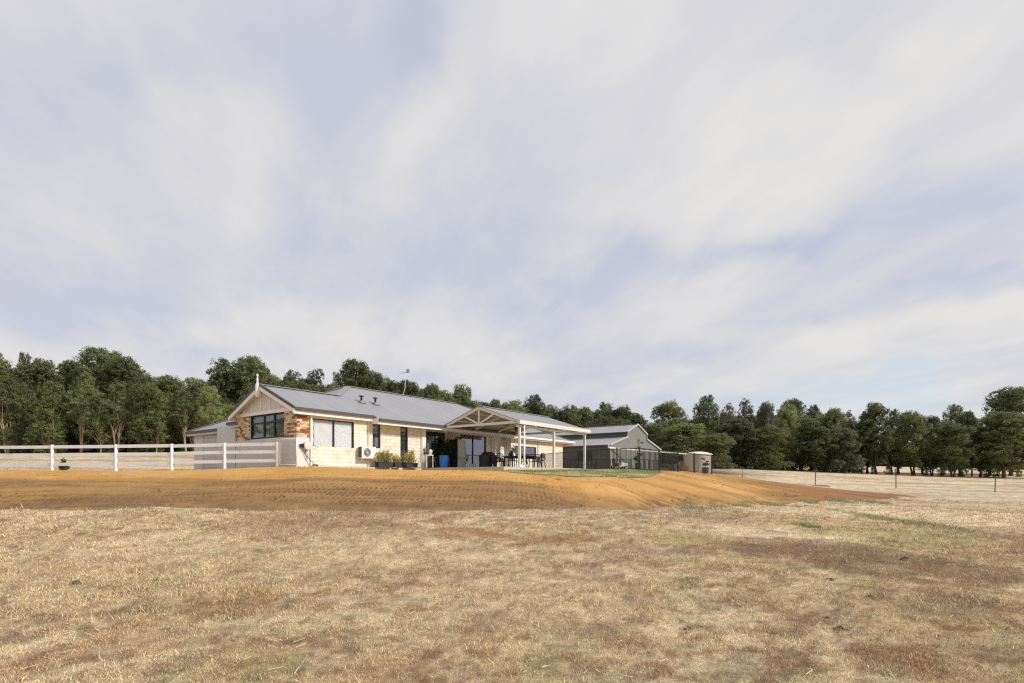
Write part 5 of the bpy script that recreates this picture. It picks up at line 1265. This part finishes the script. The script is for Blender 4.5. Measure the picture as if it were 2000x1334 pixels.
# ------------------------------------------------------------------ trees
M_bark = mat('grey_bark', (0.17, 0.135, 0.095), 0.95, var=0.3, vscale=3, objvar=0.2)
M_barkp = mat('pale_bark', (0.40, 0.30, 0.20), 0.9, var=0.25, vscale=3, objvar=0.15)
M_barkd = mat('dark_bark', (0.06, 0.05, 0.04), 0.95, var=0.3, vscale=3)
M_twig = mat('dead_twigs', (0.20, 0.16, 0.15), 0.95, var=0.2)
LM = {'olive': leaf_mat('olive_foliage', (0.115, 0.135, 0.056), (0.255, 0.275, 0.118)), 'deep': leaf_mat('deep_foliage', (0.088, 0.112, 0.050), (0.205, 0.232, 0.102)),
      'fresh': leaf_mat('fresh_foliage', (0.128, 0.158, 0.058), (0.29, 0.325, 0.130)), 'grey': leaf_mat('grey_green_foliage', (0.110, 0.122, 0.080), (0.235, 0.245, 0.160)),
      'rust': leaf_mat('rusty_foliage', (0.135, 0.120, 0.080), (0.25, 0.215, 0.145))}
def tree_proto(kind, seed, leaves, H=10.0, R=3.2, base=0.12, clumps=34, leaf=0.22, flat=0.88, stems=1, prof=None, gap=0.0, droop=0.0, rcs=(0.20, 0.36), mt='olive', bark=None, top_bias=0.0):
    r = np.random.RandomState(seed)
    pf = prof or (lambda h: math.sin(math.pi * min(1, max(0, (h - base) / (1.0 - base))) ** 0.75 * 0.93 + 0.12))
    C = []; tries = 0
    while len(C) < clumps and tries < 4000:
        tries += 1
        h = base + (1 - base) * r.rand() ** (0.85 - top_bias); a = r.rand() * 2 * math.pi; q = (0.25 + 0.75 * r.rand() ** 0.6)
        rad_ = R * pf(h) * q * 0.78; c = np.array([rad_ * math.cos(a), rad_ * math.sin(a), h * H * 0.93])
        rc = R * (rcs[0] + (rcs[1] - rcs[0]) * r.rand())
        if c[2] + rc * flat > H: c[2] = H - rc * flat
        if all(np.linalg.norm((c - d[0]) * [1, 1, 1.2]) > 0.44 * (rc + d[1]) * (1 + gap) for d in C): C.append((c, rc))
    for k in range(int(clumps * 0.22)):      # crest clumps keep the top broad and rounded
        a = r.rand() * 2 * math.pi; h = 0.80 + 0.16 * r.rand(); q = r.rand() ** 0.5 * R * 0.62 * math.sqrt(max(0.05, 1.05 - h)) * 2.0
        rc = R * (0.22 + 0.10 * r.rand()) * (1 - 0.5 * gap); C.append((np.array([q * math.cos(a), q * math.sin(a), h * H - rc * flat * 0.6]), rc))
    # trunk and limbs
    tb_ = MB(); ns = stems; tops_ = []
    for s in range(ns):
        a = 2 * math.pi * s / ns + r.rand(); lean = 0.0 if ns == 1 else 0.10 * H * 0.5
        lx, ly = lean * math.cos(a) + 0.25 * r.randn(), lean * math.sin(a) + 0.25 * r.randn(); pts = []; rads = []
        r0 = 0.017 * H * (1.0 if ns == 1 else 0.75); b0 = 0.05 * H * 0.2 * (ns > 1)
        K = 7
        for k in range(K):
            q = k / (K - 1); pts.append((b0 * math.cos(a) + lx * q ** 1.2 + 0.10 * math.sin(k * 2.1 + seed), b0 * math.sin(a) + ly * q ** 1.2 + 0.10 * math.cos(k * 1.7 + seed), -0.3 + q * H * 0.72)); rads.append(r0 * (1.25 if k == 0 else 1) * (1 - 0.75 * q))
        tb_.tube(pts, rads, 7); tops_.append((pts, rads))
    for i, (c, rc) in enumerate(sorted(C, key=lambda t: -t[1])):
        pts, rads = tops_[i % ns]; zt = max(0.12 * H, c[2] - 0.22 * H - 0.3 * math.hypot(c[0], c[1])); k = 0
        while k < len(pts) - 2 and pts[k + 1][2] < zt: k += 1
        f = min(1, max(0, (zt - pts[k][2]) / (pts[k + 1][2] - pts[k][2]))); p = Vector(pts[k]).lerp(Vector(pts[k + 1]), f); rr = (rads[k] * (1 - f) + rads[k + 1] * f) * 0.55
        e = Vector(c); m1 = p.lerp(e, 0.4) + Vector((0, 0, 0.05 * H * (r.rand() - 0.2))); m2 = p.lerp(e, 0.75) + Vector((0.15 * r.randn(), 0.15 * r.randn(), 0.03 * H))
        tb_.tube([p, m1, m2, e], [rr, rr * 0.7, rr * 0.45, rr * 0.15], 5, cap=False)
    tm = tb_.mesh('trunk', bark or M_bark)
    tot = sum(rc ** 2 for _, rc in C); Ps, Ns, Rn = [], [], []
    for c, rc in C:
        n = int(leaves * rc ** 2 / tot); sub = max(5, int(16)); d = r.randn(sub, 3); d[:, 2] = d[:, 2] * 0.8 + 0.2; d /= np.linalg.norm(d, axis=1, keepdims=True)
        sc_ = c + d * np.array([rc, rc, rc * flat]) * 0.78
        k = r.randint(0, sub, n); g = r.randn(n, 3); g /= np.linalg.norm(g, axis=1, keepdims=True); q = r.rand(n) ** 0.45
        P = sc_[k] + g * q[:, None] * np.array([rc, rc, rc * 0.75]) * 0.40 * (0.7 + 0.6 * r.rand(sub))[k][:, None]
        P[:, 2] -= droop * rc * r.rand(n) ** 2
        Nn = g * 0.7 + d[k] * 0.5 + r.randn(n, 3) * 0.55 + np.array([0, 0, 0.35])
        Ps.append(P); Ns.append(Nn); Rn.append(np.clip(0.5 * r.rand() + 0.5 * r.rand(n), 0, 1))
    cm = leaf_quads('crown', np.concatenate(Ps), np.concatenate(Ns), leaf, r, LM[mt], 0.55, np.concatenate(Rn))
    return dict(H=H, R=R, trunk=tm, crown=cm)
def dead_proto(seed, H=6.0, R=2.0, thin=1.0):
    r = random.Random(seed); mb = MB()
    def grow(p, d, L, rad_, dep):
        e = p + d * L; m = p.lerp(e, 0.5) + Vector((r.uniform(-1, 1), r.uniform(-1, 1), 0)) * L * 0.08
        mb.tube([p, m, e], [rad_, rad_ * 0.8, rad_ * 0.6], 4, cap=False)
        if dep == 0: return
        for _ in range(3 if dep > 1 else 4):
            nd = (d + Vector((r.uniform(-1, 1), r.uniform(-1, 1), r.uniform(-0.3, 0.6))) * 0.8).normalized()
            grow(e if r.random() < 0.6 else m, nd, L * r.uniform(0.55, 0.8), rad_ * 0.58, dep - 1)
    grow(Vector((0, 0, -0.3)), Vector((0.03, 0, 1)), H * 0.36, 0.10 * thin, 5 if thin > 1.5 else 3)
    return dict(H=H, R=R, trunk=mb.mesh('trunk', M_twig), crown=None)
dome = lambda b: (lambda h: max(0.05, 1 - ((h - b) / (1 - b)) ** 2.2) ** 0.5 * min(1, 0.55 + (h - b) * 2))
column = lambda b: (lambda h: 0.75 + 0.25 * math.sin(h * 9) if h < 0.8 else max(0.2, (1 - h) * 4))
PR_ = {
    'dome':   tree_proto('dome', 1, 22100, base=0.10, clumps=80, prof=dome(0.1), leaf=0.19, mt='deep', rcs=(0.20, 0.32)),
    'dome2':  tree_proto('dome', 2, 22100, base=0.14, clumps=74, prof=dome(0.1), leaf=0.20, mt='olive', rcs=(0.18, 0.36)),
    'gum':    tree_proto('gum', 3, 15600, base=0.28, clumps=44, leaf=0.20, mt='olive', stems=3, gap=0.06, prof=dome(0.2), bark=M_barkp),
    'gum2':   tree_proto('gum', 4, 16900, base=0.22, clumps=50, leaf=0.20, mt='fresh', stems=2, gap=0.05, prof=dome(0.15), bark=M_barkp),
    'bush':   tree_proto('bush', 5, 20800, base=0.03, clumps=76, prof=dome(0.0), leaf=0.19, mt='fresh', rcs=(0.18, 0.30)),
    'bush2':  tree_proto('bush', 6, 20800, base=0.03, clumps=80, prof=column(0.0), leaf=0.19, mt='olive', rcs=(0.18, 0.34), stems=2),
    'sparse': tree_proto('sparse', 7, 5460, base=0.40, clumps=26, leaf=0.18, mt='grey', gap=0.35, rcs=(0.14, 0.24), stems=2, top_bias=0.2),
    'slim':   tree_proto('slim', 8, 9100, base=0.45, clumps=22, leaf=0.19, mt='fresh', stems=2, bark=M_barkp, R=2.4),
    'wispy':  tree_proto('wispy', 9, 15600, base=0.12, clumps=46, leaf=0.20, mt='grey', droop=0.9, rcs=(0.16, 0.28), prof=column(0.1), R=2.8, bark=M_barkd, stems=2),
    'wispy2': tree_proto('wispy', 10, 15600, base=0.20, clumps=40, leaf=0.20, mt='fresh', droop=0.7, rcs=(0.16, 0.30), R=3.2, bark=M_barkd, stems=2, gap=0.06),
    'tall':   tree_proto('tall', 11, 13000, base=0.30, clumps=44, leaf=0.20, mt='deep', gap=0.05, prof=dome(0.2), rcs=(0.20, 0.34), top_bias=0.15, bark=M_barkd),
    'oval':   tree_proto('oval', 12, 19500, base=0.16, clumps=46, leaf=0.20, mt='deep', rcs=(0.18, 0.34), R=2.9, bark=M_barkd),
    'shrub':  tree_proto('shrub', 13, 6500, H=3.5, R=2.4, base=0.02, clumps=26, leaf=0.16, mt='deep', rcs=(0.2, 0.34), prof=dome(0.0), stems=3, bark=M_barkd),
    'rusty':  tree_proto('rusty', 14, 6500, base=0.25, clumps=40, leaf=0.18, mt='rust', gap=0.05, prof=dome(0.1), rcs=(0.16, 0.26), top_bias=0.2, bark=M_barkd, R=2.6),
    'dead':   dead_proto(21, 6.0, 2.0), 'snag': dead_proto(24, 5.0, 0.9, 0.5),
}
tr_rng = random.Random(99); NT = [0]
def place_tree(px, top, wpx, Z, kind, label, group=None, name=None, cat='tree', basez=None):
    if px > 1270 and cat == 'tree': wpx *= 1.15
    if 740 < px <= 1270 and cat == 'tree': wpx *= 1.25
    p = PR_[kind]; x = (px - 1000) / F * Z; z0 = (gz(x, Z) if basez is None else basez)
    Ht = (HOR - top) / F * Z + EYE - z0; Rt = wpx / F * Z / 2
    nm = name or {'dead': 'dead_tree', 'snag': 'dead_tree', 'sparse': 'sparse_tree', 'gum': 'gum_tree', 'gum2': 'gum_tree', 'shrub': 'shrub', 'bush': 'bushy_tree', 'bush2': 'bushy_tree', 'slim': 'slender_tree'}.get(kind, 'tree')
    o = empty(nm, (x, Z, z0), tr_rng.random() * 6.28); tag(o, label, cat, group)
    sxy = Rt / p['R']; sz = Ht / p['H']; o.scale = (sxy, sxy, sz); o.rotation_euler[0] = tr_rng.uniform(-0.06, 0.06); o.rotation_euler[1] = tr_rng.uniform(-0.06, 0.06)
    for k in ('trunk', 'crown'):
        if p[k] is not None: link_obj(k, p[k], o)
    return o
L_ = [
 (-8, 684, 90, 58, 'gum', 'tall dark gum tree cut off by the left edge of the view'),
 (44, 682, 46, 66, 'sparse', 'thin ragged tree top standing above the wood at far left'),
 (30, 745, 80, 57, 'bush2', 'lower dark tree with a straight trunk at the far left of the wood'),
 (78, 697, 110, 60, 'dome2', 'broad grey green tree over the first white fence post'),
 (98, 775, 84, 56, 'bush', 'low bushy tree with hanging foliage behind the first white fence post'),
 (145, 700, 84, 66, 'dome', 'dark crown behind the two pale trunks'),
 (193, 674, 132, 63, 'dome', 'tallest broad dark tree of the left wood'),
 (157, 722, 62, 56.5, 'slim', 'slender tree with two pale orange trunks and a high crown'),
 (196, 764, 74, 56, 'gum2', 'grey green forked tree right of the pale trunks'),
 (253, 692, 100, 62, 'dome2', 'rounded tree right of the tallest one in the left wood'),
 (287, 745, 100, 56.5, 'bush', 'bright bushy tree reaching low behind the second white fence post'),
 (316, 683, 58, 70, 'dead', 'bare purplish dead tree standing above the left wood'),
 (333, 727, 96, 62, 'dome2', 'dark leaning crowned tree under the bare dead tree'),
 (376, 734, 86, 60, 'gum', 'open gum with thin pale trunks left of the garage'),
 (412, 752, 66, 58, 'gum2', 'small rounded tree beside the garage roof corner'),
 (432, 693, 88, 69, 'tall', 'tall dark tree behind the garage roof'),
 (478, 690, 110, 70, 'dome', 'massive dark domed tree behind the front gable'),
 (527, 708, 70, 73, 'oval', 'dark tree just right of the white gable finial'),
 (505, 684, 12, 74, 'snag', 'thin bare twig standing above the tree behind the finial'),
 (533, 690, 22, 73, 'snag', 'forked bare branch above the trees right of the finial'),
 (566, 717, 74, 76, 'sparse', 'loose open tree above the front gable roof, left of the two'),
 (612, 713, 76, 76, 'sparse', 'loose open tree with a light crown above the front gable roof'),
 (655, 722, 56, 77, 'sparse', 'thin light tree left of the big dark dome'),
 (590, 742, 120, 72, 'dome2', 'lower green tree mass right behind the gable roof ridge'),
 (655, 745, 70, 72, 'dome2', 'low olive tree where the main roof hip begins'),
 (706, 697, 92, 75, 'dome', 'big dark dome shaped tree above the start of the main ridge'),
 (738, 722, 60, 76, 'dome', 'dark shoulder tree right of the big dark dome'),
 (760, 738, 60, 77, 'oval', 'dark tree left of the television antenna'),
 (806, 738, 60, 78, 'dome', 'round dark tree right beside the television antenna'),
 (836, 746, 40, 80, 'dome', 'small dark round tree above the main ridge'),
 (862, 757, 52, 81, 'dome2', 'olive tree above the right half of the main ridge'),
 (897, 748, 60, 84, 'gum2', 'yellowish olive gum rising above the right end of the main ridge'),
 (926, 780, 50, 83, 'gum2', 'sloping yellow olive tree left of the patio roof peak'),
 (966, 777, 34, 90, 'dome', 'small dark tree below the bare snag above the patio'),
 (977, 753, 24, 90, 'snag', 'leaning bare snag standing alone above the patio roof'),
 (1008, 779, 70, 92, 'gum2', 'flat olive tree above the patio ridge'),
 (1046, 768, 62, 96, 'tall', 'taller dark tree crest above the patio ridge end'),
 (1070, 788, 46, 92, 'gum2', 'olive tree right of the patio ridge end'),
 (990, 795, 90, 84, 'bush', 'low yellowish tree just over the patio roof'),
 (1117, 788, 62, 90, 'gum', 'rounded light olive tree above the patio gutter'),
 (1141, 792, 40, 92, 'dome2', 'tree directly above the right patio post'),
 (1179, 784, 56, 96, 'tall', 'dark crowned taller tree above the shed roof'),
 (1216, 789, 60, 94, 'gum', 'grey olive tree above the shed ridge'),
 (1246, 804, 44, 92, 'dome2', 'lower tree descending beside the shed ridge end'),
 (1190, 810, 90, 84, 'bush2', 'low tree immediately behind the shed roof'),
 (1276, 822, 56, 90, 'bush', 'low tree below the blue gap in the sky'),
 (1311, 779, 82, 94, 'gum', 'flat topped open gum right of the blue gap in the sky'),
 (1374, 770, 62, 93, 'tall', 'tall rounded gum above the water tank'),
 (1342, 822, 110, 86, 'bush', 'broad bushy tree behind the water tank'),
 (1400, 845, 70, 83, 'bush2', 'dark bushy tree right of the water tank'),
 (1422, 784, 42, 95, 'rusty', 'wispy upright tree right of the tall rounded gum'),
 (1457, 773, 40, 95, 'rusty', 'reddish wispy tree top in the right wood'),
 (1440, 812, 96, 87, 'wispy', 'dense grey green tree at the right end of the sand bank'),
 (1497, 778, 44, 94, 'wispy', 'upright pale wispy tree in the right wood'),
 (1538, 783, 58, 88, 'wispy2', 'pointed light green wispy tree in the right wood'),
 (1550, 776, 62, 102, 'dome', 'dark tree top behind the pointed light green tree'),
 (1588, 787, 52, 98, 'tall', 'dark tree right of the pointed light green tree'),
 (1500, 830, 90, 85, 'bush2', 'low dark bushy tree in the right wood near a picket'),
 (1590, 818, 76, 86, 'oval', 'round dark tree behind the picket with the insulator'),
 (1627, 791, 76, 90, 'wispy2', 'broad olive tree in the middle of the right wood'),
 (1659, 797, 36, 92, 'rusty', 'thin brownish tree beside the broad olive tree'),
 (1650, 830, 80, 86, 'wispy', 'dark hanging tree with low foliage in the right wood'),
 (1683, 806, 44, 90, 'oval', 'small dark tree left of the tall dark one'),
 (1711, 779, 70, 89, 'oval', 'tall dark tree with visible trunk in the right wood'),
 (1742, 797, 46, 92, 'tall', 'narrow dark tree right of the tall dark one'),
 (1783, 797, 84, 88, 'wispy2', 'light green loose crowned tree with a black trunk'),
 (1820, 806, 50, 90, 'wispy', 'drooping tree right of the light green loose crown'),
 (1858, 787, 60, 96, 'tall', 'taller dark tuft crowned tree at the right'),
 (1862, 818, 90, 85, 'wispy2', 'bright green rounded tree with a leaning trunk'),
 (1899, 796, 44, 93, 'oval', 'narrow upright dark tree at the right'),
 (1915, 830, 60, 88, 'oval', 'low dark tree before the tallest right hand tree'),
 (1976, 752, 110, 96, 'dome', 'largest dark tree at the right edge rising above the others'),
 (1962, 800, 110, 86, 'dome2', 'wide grey olive tree in front of the largest right hand tree'),
 (2024, 790, 100, 87, 'oval', 'dark tree cut off by the right edge of the view'),
]
L_ += [
 (14, 728, 60, 56, 'slim', 'slender pale trunked tree near the left edge behind the fence rails'),
 (108, 742, 56, 56, 'slim', 'slender tree just right of the first white fence post'),
 (226, 742, 66, 55.5, 'slim', 'slender pale trunked tree over the second white fence post'),
 (304, 760, 60, 56, 'gum2', 'light crowned tree left of the third white fence post'),
 (362, 760, 60, 57, 'slim', 'thin pale trunked tree just left of the garage wall'),
]
for t in L_: place_tree(*t)
WHERE = [(-200, 60, 'at the far left'), (60, 160, 'behind the first fence post'), (160, 270, 'behind the second fence post'), (270, 380, 'left of the garage'), (380, 480, 'above the garage roof'), (480, 580, 'above the front gable'),
         (580, 680, 'left of the dark dome tree'), (680, 780, 'left of the antenna'), (780, 880, 'right of the antenna'), (880, 980, 'above the patio peak'), (980, 1090, 'above the patio ridge'), (1090, 1180, 'between patio and shed'),
         (1180, 1290, 'behind the shed ridge end'), (1290, 1400, 'above the water tank'), (1400, 1500, 'right of the water tank'), (1500, 1600, 'above the second picket'), (1600, 2400, 'right of the second picket')]
def where(px): return next(w for a, b, w in WHERE if a <= px < b)
# rows behind the front trees: repeats that nothing in the view tells apart
prof_l = [(-60, 700), (0, 705), (60, 712), (120, 722), (200, 700), (300, 722), (370, 742), (430, 722), (500, 708), (560, 728), (640, 732), (710, 722), (780, 736), (860, 755), (930, 778), (1000, 786), (1080, 788), (1160, 790), (1240, 806), (1290, 820),
          (1340, 812), (1420, 805), (1500, 800), (1580, 805), (1660, 812), (1700, 815), (1780, 822), (1880, 822), (1960, 805), (2060, 805)]
def prof_at(px):
    for (a, ta), (b, tb2) in zip(prof_l[:-1], prof_l[1:]):
        if a <= px <= b: return ta + (tb2 - ta) * (px - a) / (b - a)
    return 810
kinds = ['dome', 'dome2', 'oval', 'bush2', 'gum', 'tall', 'bush']
for row, (dz_, dpx, dt) in enumerate([(8, 42, 8), (17, 48, 4), (3, 50, 56)]):
    px = -90 + row * 17
    while px < 1680:
        Z = (62 if px < 420 else 62 + (px - 420) * 0.042) + dz_ + tr_rng.uniform(-2, 2); Z = min(Z, 90 + dz_)
        top = prof_at(px) + dt + tr_rng.uniform(-4, 14)
        place_tree(px, top, tr_rng.uniform(66, 100), Z, kinds[tr_rng.randrange(7)], ['dark green tree in the second row ', 'dark green tree in the last row ', 'lower green tree within the wood '][row] + where(px), 'trees filling the wood')
        px += dpx + tr_rng.uniform(-8, 8)
for px in range(1700, 2140, 56):
    place_tree(px + tr_rng.uniform(-10, 10), prof_at(px) + tr_rng.uniform(0, 14), tr_rng.uniform(60, 84), 96 + tr_rng.uniform(-3, 4), ['oval', 'tall', 'wispy', 'dome2'][tr_rng.randrange(4)], 'dark tree in the thinner row of trees beside the bright far paddock', 'trees along the far right paddock')
for px in list(range(-60, 460, 34)):
    place_tree(px + tr_rng.uniform(-8, 8), 858 + tr_rng.uniform(-10, 8), tr_rng.uniform(36, 62), 60.5 + tr_rng.uniform(-2, 6), 'shrub', 'dark low shrub under the trees ' + where(px), 'shrubs under the left wood', cat='shrub')
for px in list(range(-80, 470, 40)):
    place_tree(px + tr_rng.uniform(-8, 8), 850 + tr_rng.uniform(-10, 8), tr_rng.uniform(50, 70), 78 + tr_rng.uniform(-2, 6), 'shrub', 'dark low shrub under the trees ' + where(px), 'shrubs under the left wood', cat='shrub')
for px in list(range(1400, 1690, 30)):
    place_tree(px + tr_rng.uniform(-8, 8), 880 + tr_rng.uniform(-10, 10), tr_rng.uniform(30, 56), 88 + tr_rng.uniform(-2, 5), 'shrub', 'dark low shrub under the trees ' + where(px), 'shrubs under the right wood', cat='shrub')
for px in (1705, 1735, 1752, 1808, 1838, 1880, 1925, 1945, 1990):
    place_tree(px, 905 + tr_rng.uniform(-8, 6), tr_rng.uniform(10, 22), 90 + tr_rng.uniform(-3, 3), 'shrub', 'small dark sapling between the trunks at the right', 'saplings between the right hand trunks', cat='shrub')
# far line of trees closing the distance behind the bright paddock
for px in range(1640, 2200, 44):
    place_tree(px, 872 + tr_rng.uniform(-6, 6), 84, 215 + tr_rng.uniform(-10, 10), ['dome2', 'oval'][px % 2], 'distant tree beyond the far bright paddock', 'distant trees beyond the far paddock')
# trees beside and behind the camera position, mirrored in the windows
for i, (x, y, h) in enumerate([(46, 22, 9), (54, 14, 11), (50, 5, 9), (60, -4, 12), (50, -14, 9), (58, -26, 12), (44, -38, 10), (66, 34, 12), (72, 46, 12), (36, -50, 11), (22, -60, 11), (-44, 26, 9), (-52, 18, 11), (-47, 34, 10), (-60, 8, 11), (-56, 40, 12)]):
    p = PR_[['dome', 'oval', 'gum'][i % 3]]; o = empty('tree', (x, y, gz(x, y) - 0.2), i * 1.3); o.scale = (1.25, 1.25, h / 10)
    tag(o, 'tree outside the view mirrored in the patio glass', 'tree', 'trees mirrored in the windows')
    for k in ('trunk', 'crown'): link_obj(k, p[k], o)
